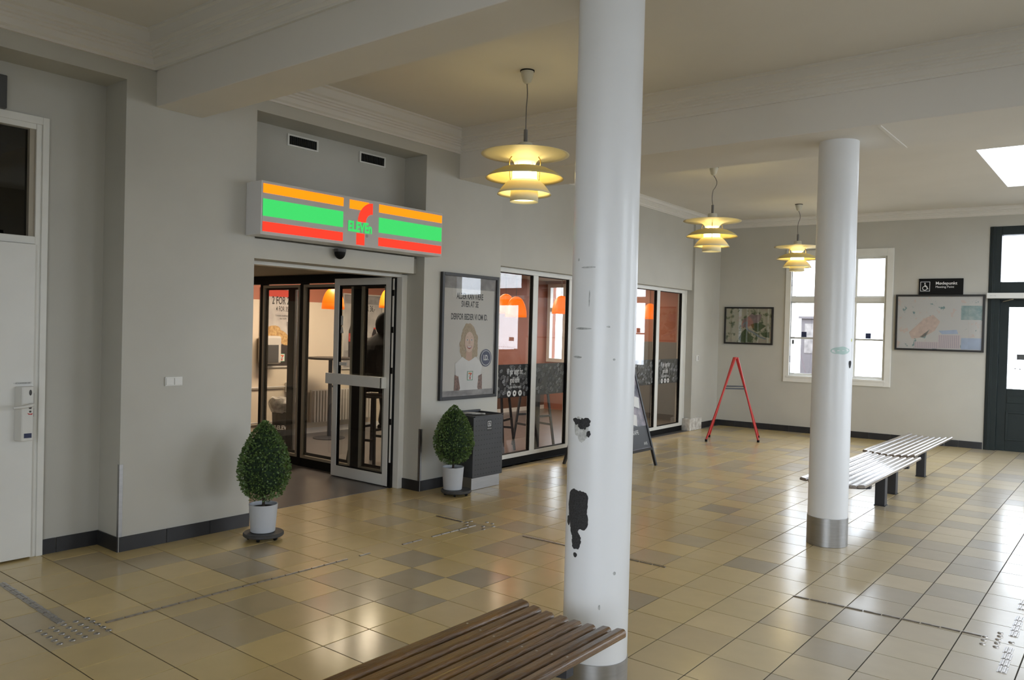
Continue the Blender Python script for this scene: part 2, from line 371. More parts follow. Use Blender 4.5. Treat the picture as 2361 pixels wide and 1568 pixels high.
# ceiling with skylight well
W = MB()
for b in ((-0.9,XR+.3,YF-.3,7.46),(-0.9,XR+.3,9.90,12.1),(-0.9,3.82,7.46,9.90),(4.95,XR+.3,7.46,9.90)): W.box(*b, ZC, ZC+0.16)
struct(W.build('ceiling', M['ceil']))
sk = struct(empty('window_6', (4.4,8.7,ZC+.16)))
MB().box(3.80,3.825,7.44,9.92,ZC+.001,ZC+.17).box(4.945,4.97,7.44,9.92,ZC+.001,ZC+.17).box(3.825,4.945,7.44,7.465,ZC+.001,ZC+.17).box(3.825,4.945,9.895,9.92,ZC+.001,ZC+.17).build('reveal', mat('white_reveal',(0.85,0.85,0.85),0.6), sk)
MB().box(3.78,4.99,7.42,9.94,ZC+0.171,ZC+0.176).build('pane', M['glass'], sk)
# beams
struct(MB().box(-0.2,XR, 0.885,1.234, 3.07,ZC+.05).build('ceiling_beam', M['ceil'], bevel=0.005))
struct(MB().box(-0.2,XR, 4.02,4.80, 3.08,ZC+.05).box(3.72,3.75, 4.05,4.84, 3.074,3.081).build('ceiling_beam', M['ceil'], bevel=0.004))
# cornices: (out, down)
PROF = [(0,0),(.135,0),(.135,.014),(.115,.022),(.112,.088),(.088,.100),(.088,.118),(.073,.124),(.073,.140),(.058,.146),(.058,.162),(.044,.168),(.040,.205),(.02,.218),(.02,.234),(0,.234)]
n = 0
def cornice(axis, fixed, sgn, a0, a1, k=1.0, f=None):
    global n; n += 1
    poly = [(fixed + sgn*o*k, ZC - d*k) for o, d in PROF]
    mb = MB(f)
    if axis == 'y': mb.prism([(p[0], p[1]) for p in poly], 'y', a0, a1)
    else: mb.prism([(p[0], p[1]) for p in poly], 'x', a0, a1)
    struct(mb.build('trim_%d' % n, M['ceil']))
cornice('y', -0.2, 1, YF, 0.885); cornice('x', 0.885, -1, -0.2, XR)
cornice('y', -0.2, 1, 1.234, 4.02, 0.95); cornice('x', 4.02, -1, -0.2, XR, 0.9); cornice('x', 1.234, 1, -0.2, XR, 0.9)
cornice('y', 0, 1, 4.80, 11.3, 0.6, fl)
cornice('x', 0, 1, -0.62, XR, 0.55, lambda p: (p[0], BWY(p[0])-p[1], p[2]))

# ------------------------------------------------------------------ floor tiles
def pj(p):
    d = Vector(p) - Vector(CAM); z = d.dot(fwd)
    return None if z < 0.05 else (1180.5 + 1834*d.dot(rgt)/z, 784 - 1834*d.dot(upv)/z)
DARK = {(-1,1),(0,1),(0,2),(0,10),(1,3),(1,4),(1,8),(1,10),(1,13),(1,16),(2,-1),(2,10),(3,-1),(3,9),(3,12),(4,1),(4,2),(4,4),(4,6),(4,10),(4,17),(4,19),(5,1),(5,3),(5,4),(5,5),(5,8),(5,9),(5,16),(5,18),(6,4),(6,6),(7,2),(7,16),(7,19),(8,10),(8,12),(9,7),(10,11),(11,22),(11,28),(11,32),(12,8),(13,7),(13,9),(13,10),(13,13),(13,15),(13,16),(13,19),(13,21),(13,24),(13,26),(14,12),(14,14),(2,3)}
VDARK = {(6,4),(4,6),(5,5),(7,16),(10,11),(2,3),(9,7),(1,4),(6,6)}
LIGHT = {(1,2),(2,0),(2,2),(3,4),(3,11),(4,3),(4,5),(4,8),(5,7),(6,1),(6,3),(6,5),(6,7),(7,3),(8,11),(9,9),(10,8),(11,7)}
rnd = random.Random(3)
cells = []
for i in range(-2, 25):
    for j in range(-13, 39):
        x0, y0 = i*T, j*T
        if x0 + T < -0.5 or y0 > BWY(x0): continue
        if j < 5 and j >= -13 and i < -1 and not (1): continue
        q = [pj((x0+a*T, y0+b*T, 0)) for a, b in ((0,0),(1,0),(1,1),(0,1))]
        area = 0; vis = False
        if all(q):
            area = abs(sum(q[k][0]*q[(k+1)%4][1] - q[(k+1)%4][0]*q[k][1] for k in range(4)))/2
            vis = any(-5 < p[0] < 2366 and 0 < p[1] < 1575 for p in q)
        r = rnd.random()
        if (i,j) in VDARK: c = (0.39,0.315,0.195)
        elif (i,j) in DARK: c = (0.49,0.385,0.215)
        elif (i,j) in LIGHT: c = (0.70,0.525,0.225)
        else:
            k = rnd.random()
            if (j > 12 or i > 12) and k < 0.25: c = (0.50,0.40,0.24)
            else: c = (0.60+0.05*r, 0.45+0.04*r, 0.195+0.02*rnd.random())
        kq = 0.96+0.08*rnd.random()
        glare_ = 0.55*min(1, max(0, (i-8.5)/6.0)); lum = 0.36*c[0]+0.52*c[1]+0.12*c[2]     # cool floor glare put into the tile colour, greyer towards the street door
        c = tuple((v*(1-glare_) + lum*1.04*glare_*k_)*kq for v, k_ in zip(c, (1.0,1.0,0.97)))
        cells.append((area if vis else 0, i, j, c))
cells.sort(key=lambda t: -t[0])
hw = T/2 - 0.0032
tb = MB(); b = 0.0004
tb.add([(-hw,-hw,-0.01),(hw,-hw,-0.01),(hw,hw,-0.01),(-hw,hw,-0.01),(-hw,-hw,-b),(hw,-hw,-b),(hw,hw,-b),(-hw,hw,-b),(-hw+b,-hw+b,0),(hw-b,-hw+b,0),(hw-b,hw-b,0),(-hw+b,hw-b,0)],
       [(0,1,5,4),(1,2,6,5),(2,3,7,6),(3,0,4,7),(4,5,9,8),(5,6,10,9),(6,7,11,10),(7,4,8,11),(8,9,10,11)])
proto = None
vv, ff, cc = [], [], []
for k, (a, i, j, c) in enumerate(cells):
    x, y = (i+0.5)*T, (j+0.5)*T
    if k < 298:
        if proto is None: o = proto = tb.build('tile', M['tile'], floor)
        else:
            o = bpy.data.objects.new('tile', proto.data); C.objects.link(o); o.parent = floor
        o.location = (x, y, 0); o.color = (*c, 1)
    else:
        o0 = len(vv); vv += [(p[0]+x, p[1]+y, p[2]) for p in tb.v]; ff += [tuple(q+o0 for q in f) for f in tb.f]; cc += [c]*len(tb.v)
me = bpy.data.meshes.new('far_tiles'); me.from_pydata(vv, [], ff); me.materials.append(M['tile_far'])
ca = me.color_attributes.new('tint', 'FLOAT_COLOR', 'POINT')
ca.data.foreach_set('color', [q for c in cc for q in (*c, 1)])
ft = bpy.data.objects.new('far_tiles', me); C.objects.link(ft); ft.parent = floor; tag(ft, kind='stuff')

# tactile guide studs and bars, fixed to the floor
def bar_mesh(L, wd, ribs):
    mb = MB(); h = 0.006
    for k in range(ribs):
        w_ = wd/ribs*0.86; x = -wd/2 + wd*(k+0.5)/ribs
        mb.prism([(x-w_/2,0),(x-w_/4,h),(x+w_/4,h),(x+w_/2,0)], 'y', -L/2, L/2)
    if ribs > 1: mb.box(-wd/2-.004, wd/2+.004, -L/2-.003, L/2+.003, 0, 0.002)
    return mb
def place(mesh, name, x, y, rz):
    o = bpy.data.objects.new(name, mesh); C.objects.link(o); o.parent = floor; o.location = (x, y, 0.0); o.rotation_euler = (0,0,rz)
def as_mesh(mb, name, m):
    o = mb.build(name, m); me = o.data; bpy.data.objects.remove(o); return me
thin = as_mesh(bar_mesh(0.092, 0.024, 1), 'tactile_bar', M['stud']); wide = as_mesh(bar_mesh(0.084, 0.034, 2), 'tactile_block', M['stud'])
sd = MB(); sd.lathe([(0.0155,0),(0.0135,0.004),(0.008,0.006),(0.0,0.0065)], 10); stud = as_mesh(sd, 'tactile_stud', M['stud'])
skip1 = {16, 18, 19, 20, 23}
for k in range(29):
    if k not in skip1: place(thin, 'tactile_bar', 3.43*T + 0.0012*k, 0.035 + 0.05 + k*0.1, 0)
for k in range(9): place(wide, 'tactile_block', 0.0 + k*0.102, -0.082 - 0.0038*k, PI/2)
for a in range(5):
    for c in range(5): place(stud, 'tactile_stud', 0.898 + a*0.0605, -0.232 + c*0.0585, 0)
for k in range(3): place(thin, 'tactile_bar', 0.665 + k*0.1, 2.946, PI/2)
for k in range(12):
    if 1.54 + k*0.1 < 2.73: place(thin, 'tactile_bar', 1.59 + k*0.1, 2.94 + 0.003*k, PI/2)
for x, y in ((0.946,2.959),(0.948,3.013),(1.064,3.075),(1.125,3.072),(1.188,3.008),(1.13,2.951),(1.19,2.887),(1.006,2.892)): place(stud, 'tactile_stud', x, y, 0)
for k in range(10): place(thin, 'tactile_bar', 3.645 + k*0.1, 2.989 + 0.005*k, PI/2)
for x, y in ((4.609,3.036),(4.611,2.978),(4.614,2.91),(4.665,3.156),(4.67,3.1),(4.669,3.039),(4.672,2.975),(4.674,2.912),(4.729,3.039)): place(stud, 'tactile_stud', x, y, 0)
for x, y in ((4.731,2.90),(4.736,2.80),(4.739,2.70),(4.741,2.60),(4.725,3.19),(4.722,3.29),(4.72,3.39),(4.718,3.49),(4.706,3.73),(4.70,3.84)): place(wide, 'tactile_block', x, y, 0)

# ------------------------------------------------------------------ skirting tiles
def skirting(name, segs, f=None):
    """segs: (axis, fixed, sgn, a0, a1)"""
    base = MB(f)
    for ax, fx, sg, a0, a1 in segs:
        lo, hi = sorted((fx, fx+sg*0.004))
        if ax == 'y': base.box(lo, hi, a0, a1, 0, 0.098)
        else: base.box(a0, a1, lo, hi, 0, 0.098)
    bo = struct(base.build(name, M['skgrout']))
    for ax, fx, sg, a0, a1 in segs:
        L = a1-a0; k = max(1, round(L/0.305)); st = L/k; lo, hi = sorted((fx+sg*0.002, fx+sg*0.011))
        for q in range(k):
            u0, u1 = a0+q*st+0.0022, a0+(q+1)*st-0.0022
            mb = MB(f)
            if ax == 'y': mb.box(lo, hi, u0, u1, 0.0, 0.1)
            else: mb.box(u0, u1, lo, hi, 0.0, 0.1)
            mb.build('skirting_tile', M['skirt'], bo)
    return bo
skirting('baseboard_left', [('y',-0.5,1,0.31,0.40),('y',-0.5,1,0.40,0.68),('x',0.68,-1,-0.5,-0.19),('y',-0.2,1,0.68,1.69),('x',3.555,-1,-0.44,-0.19),('y',-0.2,1,3.555,4.71)])
skirting('baseboard_left_far', [('y',0.0,1,10.52,11.24)], fl)
skirting('baseboard_back', [('x',0.0,1,-0.58,3.42),('x',0.0,1,4.68,XR)], bw)
struct(MB(fl).box(-0.09,0.055, 10.02,10.49, 0,0.20).build('trim_20', M['wornwhite'], bevel=0.01))

# corner guards
g = MB().box(-0.2,-0.165, 0.676,0.68, 0.10,0.597).box(-0.199,-0.196, 0.676,0.70, 0.1,0.597)
g = MB().box(-0.222,-0.196, 0.6765,0.6795, 0.0,0.597).box(-0.199,-0.1965, 0.6765,0.702, 0.10,0.597)
tag(g.build('corner_guard', M['steel']), 'steel corner strip on the pier edge left of the light switch', 'corner guard')
g = MB().box(-0.222,-0.1965, 3.5515,3.5545, 0.0,0.60).box(-0.1995,-0.1965, 3.5515,3.577, 0.0,0.60)
tag(g.build('corner_guard', M['steel']), 'steel corner strip on the pier edge beside the planter near the litter bin', 'corner guard')

# ------------------------------------------------------------------ columns
def column(x, y, r, h, sleeve, label):
    t = empty('column', (x, y, 0), label=label, cat='column')
    s_ = MB().lathe([(r,0),(r,h)], 48, (x,y,0)); s_.build('shaft', M['col'], t, smooth=True)
    MB().lathe([(r+0.0015,0),(r+0.0035,0.002),(r+0.0035,sleeve),(r,sleeve+0.001)], 48, (x,y,0)).build('base_sleeve', M['steel'], t, smooth=True)
    return t
def on_col(x, y, r, pts, name, m, parent, lift=0.0008, label=None):
    """ragged patch on a round shaft; pts = polygon in (angle toward camera-left positive, z)"""
    a0 = math.atan2(CAM[1]-y, CAM[0]-x)
    us = [p[0] for p in pts]; zs = [p[1] for p in pts]
    mb = MB()
    vs = [(x+(r+lift)*math.cos(a0+u), y+(r+lift)*math.sin(a0+u), z) for u, z in pts]
    cu, cz = sum(us)/len(us), sum(zs)/len(zs)
    vs.append((x+(r+lift)*math.cos(a0+cu), y+(r+lift)*math.sin(a0+cu), cz))
    nn = len(pts)
    mid = [(x+(r+lift)*math.cos(a0+(u*.5+cu*.5)), y+(r+lift)*math.sin(a0+(u*.5+cu*.5)), z*.5+cz*.5) for u, z in pts]
    vs += mid
    fs = [(k, (k+1)%nn, nn+1+(k+1)%nn, nn+1+k) for k in range(nn)] + [(nn+1+k, nn+1+(k+1)%nn, nn) for k in range(nn)]
    mb.add(vs, fs)
    o = mb.build(name, m, parent, smooth=True)
    if label: o['label'] = label
    return o
def ragged(cu, cz, a, b, n, jit, seed, sq=0.0):
    q = random.Random(seed); out = []
    hs = [(h, q.random()*2*PI, q.random()/h**0.6) for h in (2, 3, 5, 7, 11, 16)]
    for k in range(n):
        t = 2*PI*k/n; c, s_ = math.cos(t), math.sin(t)
        e = 1.0 if not sq else 1/(abs(c)**4 + abs(s_)**4)**0.25
        m_ = e*(1 + jit*0.45*sum(w_*math.sin(h*t+p_) for h, p_, w_ in hs) + 0.22*jit*(q.random()-0.5))
        out.append((cu + a*c*m_, cz + b*s_*m_))
    return out
c1x, c1y, cr = 3.337, 1.135, 0.145
col1 = column(c1x, c1y, cr, 3.08, 0.145, 'white round column nearest the camera with large black bare patches')
c2x, c2y = 3.36, 4.42
col2 = column(c2x, c2y, cr, 3.09, 0.215, 'farther white round column with pale green smear beside the back window')

# paint damage, placed from measured heights
on_col(c1x, c1y, cr, ragged(-0.70, 0.812, 0.40, 0.082, 72, 0.20, 5, sq=1), 'bare_patch', M['chip'], col1, label='large black ragged patch where the paint is gone')
on_col(c1x, c1y, cr, ragged(-0.80, 0.735, 0.20, 0.045, 40, 0.35, 9), 'bare_patch', M['chip'], col1)
on_col(c1x, c1y, cr, ragged(-1.10, 0.752, 0.10, 0.020, 24, 0.4, 19), 'bare_patch', M['chip'], col1)
on_col(c1x, c1y, cr, ragged(-0.70, 0.675, 0.20, 0.036, 40, 0.45, 6), 'bare_patch', M['chip'], col1)
on_col(c1x, c1y, cr, ragged(-0.72, 0.612, 0.07, 0.012, 14, 0.3, 8), 'bare_patch', M['chip'], col1)
on_col(c1x, c1y, cr, ragged(-0.62, 1.165, 0.26, 0.055, 44, 0.45, 11), 'smudge', M['smear'], col1)
for u, z, a_, b_, sd_ in ((-0.80,1.195,0.14,0.016,1),(-0.50,1.19,0.18,0.026,2),(-0.62,1.18,0.10,0.02,3),(-0.36,1.145,0.07,0.013,4)):
    on_col(c1x, c1y, cr, ragged(u, z, a_, b_, 30, 0.6, sd_+70), 'bare_patch', M['chip'], col1, lift=0.0014)
for u, z, a_, b_, sd_ in ((-0.52,1.865,0.24,0.004,1),(-0.66,1.60,0.28,0.005,3),(-0.85,1.475,0.20,0.005,4),(-0.45,1.73,0.02,0.035,2),(0.15,1.61,0.06,0.004,5),(-0.9,1.90,0.04,0.006,6),(0.35,1.47,0.04,0.005,7),(0.55,0.545,0.05,0.008,10),(0.1,0.40,0.03,0.012,13)):
    on_col(c1x, c1y, cr, ragged(u, z, a_, b_, 14, 0.4, sd_), 'scuff_mark', M['scuff'], col1)
on_col(c2x, c2y, cr, ragged(0.42, 1.49, 0.50, 0.030, 26, 0.3, 21), 'green_smear', M['green'], col2)
on_col(c2x, c2y, cr, ragged(1.02, 1.39, 0.12, 0.028, 16, 0.5, 22), 'bare_patch', M['chip'], col2)
on_col(c2x, c2y, cr, ragged(1.12, 1.57, 0.05, 0.012, 12, 0.2, 23), 'sticker', M['yellowdot'], col2)

# ------------------------------------------------------------------ door_1 (white door with transom, left)
d1 = struct(empty('door_1', (-0.5, -0.22, 0)))
MB().box(-0.56,-0.485, 0.235,0.30, 0,2.87).box(-0.56,-0.485, -0.75,-0.685, 0,2.87).box(-0.56,-0.485, -0.685,0.235, 2.815,2.87).box(-0.56,-0.48, -0.685,0.235, 2.065,2.115).build('door_frame', M['white'], d1, bevel=0.004)
MB().box(-0.485,-0.474, 0.27,0.31, 0,2.90).box(-0.485,-0.474, -0.76,0.27, 2.85,2.90).build('architrave', M['white'], d1, bevel=0.003)
MB().box(-0.50,-0.455, -0.68,0.231, 0.012,2.062).build('leaf', M['doorw'], d1, bevel=0.003)
tp = MB().box(-0.54,-0.536, -0.685,0.235, 2.115,2.815).build('transom_pane', M['dkglass'], d1)
MB().box(-0.548,-0.50, 0.20,0.235, 2.115,2.815).build('transom_bead', M['beige'], d1)
MB().box(-1.6,-1.55, -1.3,1.0, 0,2.9).box(-1.6,-0.75, 0.7,0.75, 0,2.9).box(-1.6,-0.75,-1.3,0.75,2.89,2.95).box(-1.6,-0.75,-1.35,-1.3,0,2.9).build('dark_corridor', mat('corridor_dark', (0.10,0.095,0.06), 0.8), d1)
lk = MB().prism([(-0.455,0.118),(-0.43,0.128),(-0.395,0.140),(-0.392,0.148),(-0.392,0.206),(-0.40,0.214),(-0.455,0.222)], 'z', 0.785,1.137).build('lock_case', M['plastic_w'], d1, bevel=0.006)
MB().tube([(-0.395,0.195,1.022),(-0.355,0.193,1.022),(-0.345,0.183,1.020),(-0.345,0.14,1.012),(-0.347,0.075,1.008)], [0.010,0.011,0.011,0.010,0.008], 10).build('lever_handle', M['plastic_w'], lk, smooth=True)
e_ = MB(); e_.lathe([(0,0.003),(0.5,0.003),(1,0)], 16); e_.v = [(-0.3915+p[2], 0.190+p[0]*0.0085, 1.098+p[1]*0.019) for p in e_.v]; e_.build('reader_window', M['plastic_d'], lk)
for z_, r_ in ((1.0,0.009),(0.975,0.007)):
    e_ = MB(); e_.lathe([(0,0.004),(0.7,0.004),(1,0)], 14); e_.v = [(-0.3915+p[2], 0.190+p[0]*r_, z_+p[1]*r_) for p in e_.v]; e_.build('key_cylinder', M['plastic_d'], lk)
MB().prism([(0.172,0.966),(0.180,0.956),(0.20,0.954),(0.205,0.964),(0.19,0.961)], 'x', -0.392,-0.390).build('red_indicator', M['red'], lk)
MB().box(-0.392,-0.3905, 0.155,0.200, 0.805,0.835).build('blue_sticker', M['navy'], lk)
cv = Canvas((-0.4535,0.165,1.156), (0,1,0), (0,0,1)); cv.text('• ADGANGSKORT', 0, 0, 0.016, M['ink'], 0.8, align='CENTER'); cv.build('door_lettering', d1)
MB().box(-0.452,-0.449, 0.222,0.233, 1.00,1.09).box(-0.452,-0.449,0.222,0.233,0.935,0.99).build('lock_strike', M['plastic_d'], d1)
# dark wall box at the picture's left edge
o = MB().box(-0.495,-0.44, -0.35,0.045, 2.90,3.11).build('wall_display', M['plastic_d'], bevel=0.006)
tag(o, 'small black box on the wall above the door at the left edge', 'display')
# switch plate on the pier
sw = empty('light_switch', (-0.2,1.05,1.15), label='white double switch plate on the pier left of the shop', cat='switch')
MB().box(-0.2,-0.188, 0.985,1.115, 1.12,1.186).build('plate', M['plastic_w'], sw, bevel=0.003)
for y0, y1 in ((0.991,1.048),(1.052,1.109)): MB().box(-0.1885,-0.183, y0,y1, 1.128,1.178).build('rocker', M['plastic_w'], sw, bevel=0.002)
# switch on far pier
ws = empty('wall_socket', (FLX(10.3)+0.035,10.3,1.19), label='tiny white socket on the narrow pier beyond the shop windows', cat='socket')
MB(fl).box(0.035,0.047, 10.22,10.32, 1.14,1.23).build('plate', M['plastic_w'], ws, bevel=0.003)
MB(fl).box(0.0472,0.0485, 10.285,10.30, 1.15,1.22).build('slot', M['plastic_d'], ws)

# ------------------------------------------------------------------ vents above the sign
for nm, y0, lab in (('a', 2.185, 'left black wall vent above the shop sign'), ('b', 2.975, 'right black wall vent above the shop sign')):
    v = empty('wall_vent', (-0.5, y0+0.15, 3.15), label=lab, cat='vent', group='wall vents above the sign')
    z0 = 3.095; z1 = 3.195; y1 = y0+0.31
    MB().box(-0.5,-0.488, y0-.005,y1+.005, z1-0.013,z1).box(-0.5,-0.488, y0-.005,y1+.005, z0,z0+.013).box(-0.5,-0.488, y0-.005,y0+.012, z0+.013,z1-.013).box(-0.5,-0.488, y1-.012,y1+.005, z0+.013,z1-.013).build('frame', M['white'], v)
    MB().box(-0.5,-0.4975, y0+.012,y1-.012, z0+.013,z1-.013).build('backing', M['vent'], v)
    for k in range(14):
        yy = y0+0.025+k*0.0203
        MB().box(-0.498,-0.489, yy,yy+0.006, z0+.013,z1-.013).build('slat', M['vent'], v)

# ------------------------------------------------------------------ illuminated shop sign
SY0, SY1, SZ0, SZ1, SX = 1.608, 3.578, 2.256, 2.662, 0.0
sg = empty('illuminated_sign', (-0.1,2.6,SZ0), label='lit white box sign with orange, green and red stripes over the shop entrance', cat='sign')
MB().box(-0.2,SX, SY0,SY1, SZ0,SZ1).build('box', M['signbox'], sg, bevel=0.004)
H = SZ1-SZ0; Wd = SY1-SY0
def SP(u, v): return (SY0 + u, SZ0 + v*H)
MB().prism([SP(0.008,0.01),SP(Wd-0.008,0.01),SP(Wd-0.008,0.99),SP(0.008,0.99)], 'x', SX, SX+0.003).build('face', M['signface'], sg)
for (a, b2) in ((0.012,0.778),(1.172,1.958)):
    for v0, v1, m_, nm in ((0.775,0.945,'s_or','orange_stripe'),(0.345,0.665,'s_gr','green_stripe'),(0.06,0.24,'s_re','red_stripe')):
        MB().prism([SP(a,v0),SP(b2,v0),SP(b2,v1),SP(a,v1)], 'x', SX+0.003, SX+0.006).build(nm, M[m_], sg)
# numeral: orange bar, red curved stroke and stem, green lettering
MB().prism([SP(0.845,0.755),SP(0.975,0.755),SP(0.99,0.80),SP(1.02,0.875),SP(1.06,0.935),SP(0.845,0.935)], 'x', SX+0.003, SX+0.006).build('orange_bar', M['s_or'], sg)
outer = []; inner = []
for k in range(9):
    t = k/8
    outer.append((1.098 - 0.160*math.sin(t*PI/2)*1.0, 0.93 - 0.42*(1-math.cos(t*PI/2))))
    inner.append((1.098 - 0.075*math.sin(t*PI/2), 0.70 - 0.19*(1-math.cos(t*PI/2))))
q_ = MB()
for k in range(8):
    q_.prism([SP(*outer[k]),SP(*outer[k+1]),SP(*inner[k+1]),SP(*inner[k])], 'x', SX+0.003, SX+0.007)
q_.build('red_stroke', M['s_re'], sg)
MB().prism([SP(0.925,0.03),SP(1.012,0.03),SP(1.012,0.27),SP(0.925,0.27)], 'x', SX+0.003, SX+0.007).build('red_stem', M['s_re'], sg)
cv = Canvas((SX+0.0075, SY0+0.962, SZ0+0.385*H), (0,1,0), (0,0,1)); cv.text('ELEVEn', 0, 0, 0.116, M['s_gr'], 0.74, 0.005); cv.build('green_lettering', sg)
cv = Canvas((SX+0.0045, SY0+1.04, SZ0+0.235*H), (0,1,0), (0,0,1)); cv.ring(0,0,0.0105,0.0125,M['ink']); cv.text('R', 0, 0, 0.016, M['ink']); cv.build('registered_mark', sg)
# dome camera under sign
dc = empty('dome_camera', (-0.2,2.5,2.19), label='black dome camera on the white fascia under the lit sign', cat='camera')
q_ = MB(); q_.lathe([(0.052,0.0),(0.052,0.02),(0.049,0.028)], 24, cap0=True, cap1=True); q_.v = [(p[0]-0.165, p[1]+2.5, 2.235-p[2]) for p in q_.v]; q_.build('mount', M['plastic_d'], dc, smooth=True)
q_ = MB(); q_.lathe([(0.048*math.cos(t), 0.062*math.sin(t)) for t in [k*PI/16 for k in range(9)]], 24); q_.v = [(p[0]-0.165, p[1]+2.5, 2.208-p[2]) for p in q_.v]; q_.build('dome', M['black'], dc, smooth=True)

# ------------------------------------------------------------------ shop entrance
d2 = struct(empty('door_2', (-0.5, 3.0, 0)))
MB().box(-0.56,-0.43, 3.49,3.556, 0,2.09).build('white_jamb', M['wornwhite'], d2, bevel=0.004).data.materials.clear()
kids(d2)[0].data.materials.append(M['white'])
MB().box(-0.56,-0.44, 1.69,3.49, 2.062,2.098).build('header_rail', M['white'], d2, bevel=0.003)
MB().box(-0.60,-0.505, 3.455,3.492, 0,2.062).build('hinge_post', M['black'], d2)
MB().box(-0.520,-0.503, 3.449,3.456, 0.25,2.05).build('hinge_strip', M['white'], d2)
for z_ in (0.62,1.12,1.52,1.88): MB().box(-0.522,-0.500, 3.446,3.452, z_,z_+0.06).build('hinge', M['black'], d2)
# open leaf
lf = MB(); X0, X1, Y0, Y1 = -1.405, -0.545, 3.452, 3.496
lf.box(X0,X0+0.075,Y0,Y1,0.012,2.065).box(X1-0.075,X1,Y0,Y1,0.012,2.065).box(X0+.075,X1-.075,Y0,Y1,1.995,2.065).box(X0+.075,X1-.075,Y0,Y1,0.012,0.122)
leaf = lf.build('swing_leaf', M['white'], d2, bevel=0.003)
MB().box(X0+.075,X0+.087,Y0+.008,Y1-.008,0.122,1.995).box(X1-.087,X1-.075,Y0+.008,Y1-.008,0.122,1.995).box(X0+.087,X1-.087,Y0+.008,Y1-.008,1.983,1.995).box(X0+.087,X1-.087,Y0+.008,Y1-.008,0.122,0.134).build('gasket', M['black'], leaf)
MB().box(X0+.087,X1-.087,3.470,3.478,0.134,1.983).build('pane', M['shopglass'], leaf)
MB().box(-1.46,-0.60,3.400,3.430,0.972,1.082).box(-1.35,-1.30,3.43,3.452,0.99,1.06).box(-0.62,-0.585,3.40,3.452,0.972,1.082).build('push_bar', M['white'], leaf, bevel=0.004)
MB().box(-1.33,-1.20,3.462,3.469,1.165,1.200).build('bolt_latch', M['plastic_w'], leaf, bevel=0.003)
MB().box(-1.31,-1.275,3.4675,3.4695,1.58,1.68).prism([(-1.315,1.50),(-1.265,1.50),(-1.28,1.56),(-1.30,1.57)],'y',3.4675,3.4695).build('notice', M['plastic_w'], leaf)
MB().box(X0+.0,X0+.012,Y0-.004,Y0,0.93,0.95).build('lock_hole', M['plastic_d'], leaf)

# dark glazed screen of the vestibule
w3 = struct(empty('window_3', (-1.9,3.6,0)))
MB().box(-3.45,-0.56, 3.565,3.66, 2.035,2.125).build('top_rail', M['black'], w3)
for x0, x1 in ((-2.90,-2.845),(-2.14,-2.085),(-1.235,-1.115),(-0.62,-0.56)):
    MB().box(x0,x1, 3.57,3.65, 0,2.035).build('post', M['black'], w3)
MB().box(-2.845,-0.62, 3.575,3.645, 0,0.095).build('kick_rail', M['black'], w3)
for x0, x1 in ((-2.845,-2.14),(-2.085,-1.235),(-1.115,-0.62)):
    f_ = MB()
    a, b2, z0, z1, t = x0+.006, x1-.006, 0.098, 2.02, 0.03
    f_.box(a,a+t,3.565,3.60,z0,z1).box(b2-t,b2,3.565,3.60,z0,z1).box(a+t,b2-t,3.565,3.60,z1-t,z1).box(a+t,b2-t,3.565,3.60,z0,z0+t)
    f_.box(a+t,a+t+.022,3.60,3.61,z0,z1,1).box(b2-t-.022,b2-t,3.60,3.61,z0,z1,1).box(a+t,b2-t,3.60,3.61,z1-t-.022,z1-t,1).box(a+t,b2-t,3.60,3.61,z0+t,z0+t+.03,1)
    fo = f_.build('pane_frame', [M['beige'], M['black']], w3)
    MB().box(a+t,b2-t,3.583,3.587,z0+t,z1-t).build('pane', M['shopglass'], fo)
MB().box(-2.51,-2.41, 3.68,3.72, 0.06,2.0).build('sliding_leaf_stile', M['black'], w3)
MB().box(-2.40,-2.375, 3.69,3.71, 0.10,2.0).build('steel_edge', M['steel'], w3)

# ------------------------------------------------------------------ shop interior
SW = MB(); SW.box(-4.4,-4.2, -1.2,7.0, 0,1.9).box(-4.4,-4.2, -1.2,0.9,1.9,2.62)
struct(SW.build('wall_shop_back', M['cream']))
struct(MB().box(-4.4,-4.2, 0.9,7.0, 1.9,2.62).box(-4.4,-4.2, 7.0,11.4, 0,2.62).build('wall_shop_back_upper', M['terra']))
SW = MB(); wall_holes(SW, -4.2, -0.75, 0, 2.62, 11.05, 11.25, [(-4.15,-3.35,0.95,2.5)], 'x')
struct(SW.build('wall_shop_end', M['terra']))
struct(MB().box(-2.7,-0.75,11.035,11.05,0,1.42).build('trim_31', mat('grey_panel',(0.13,0.13,0.125),0.5)))
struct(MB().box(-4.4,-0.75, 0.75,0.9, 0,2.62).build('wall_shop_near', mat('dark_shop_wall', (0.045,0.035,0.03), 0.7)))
struct(MB().box(-4.4,-0.62, 0.75,11.4, 2.56,2.66).build('ceiling_shop', M['shopceil']))
struct(MB().box(-4.18,-0.76,0.92,3.62,2.13,2.2).build('ceiling_vestibule', M['shopceil']))
struct(MB().box(-4.2,-4.185, 0.9,11.05, 0,0.08).build('baseboard_shop', M['plastic_w']))
struct(MB().box(-4.2,-4.19, 7.2,11.05, 0.08,0.55).build('trim_30', M['brownwood']))
w5 = struct(empty('window_5', (-3.75,11.1,0.95)))
MB().box(-4.15,-4.08,11.03,11.12,0.95,2.5).box(-3.42,-3.35,11.03,11.12,0.95,2.5).box(-3.79,-3.71,11.05,11.12,0.95,2.5).box(-4.08,-3.42,11.03,11.12,2.43,2.5).box(-4.08,-3.42,11.03,11.12,0.95,1.02).box(-4.08,-3.42,11.05,11.11,1.95,2.03).build('frame', M['white'], w5)
for x0, x1 in ((-4.08,-3.79),(-3.71,-3.42)):
    for z0, z1 in ((1.02,1.95),(2.03,2.43)): MB().box(x0,x1,11.08,11.085,z0,z1).build('pane', M['glass'], w5)

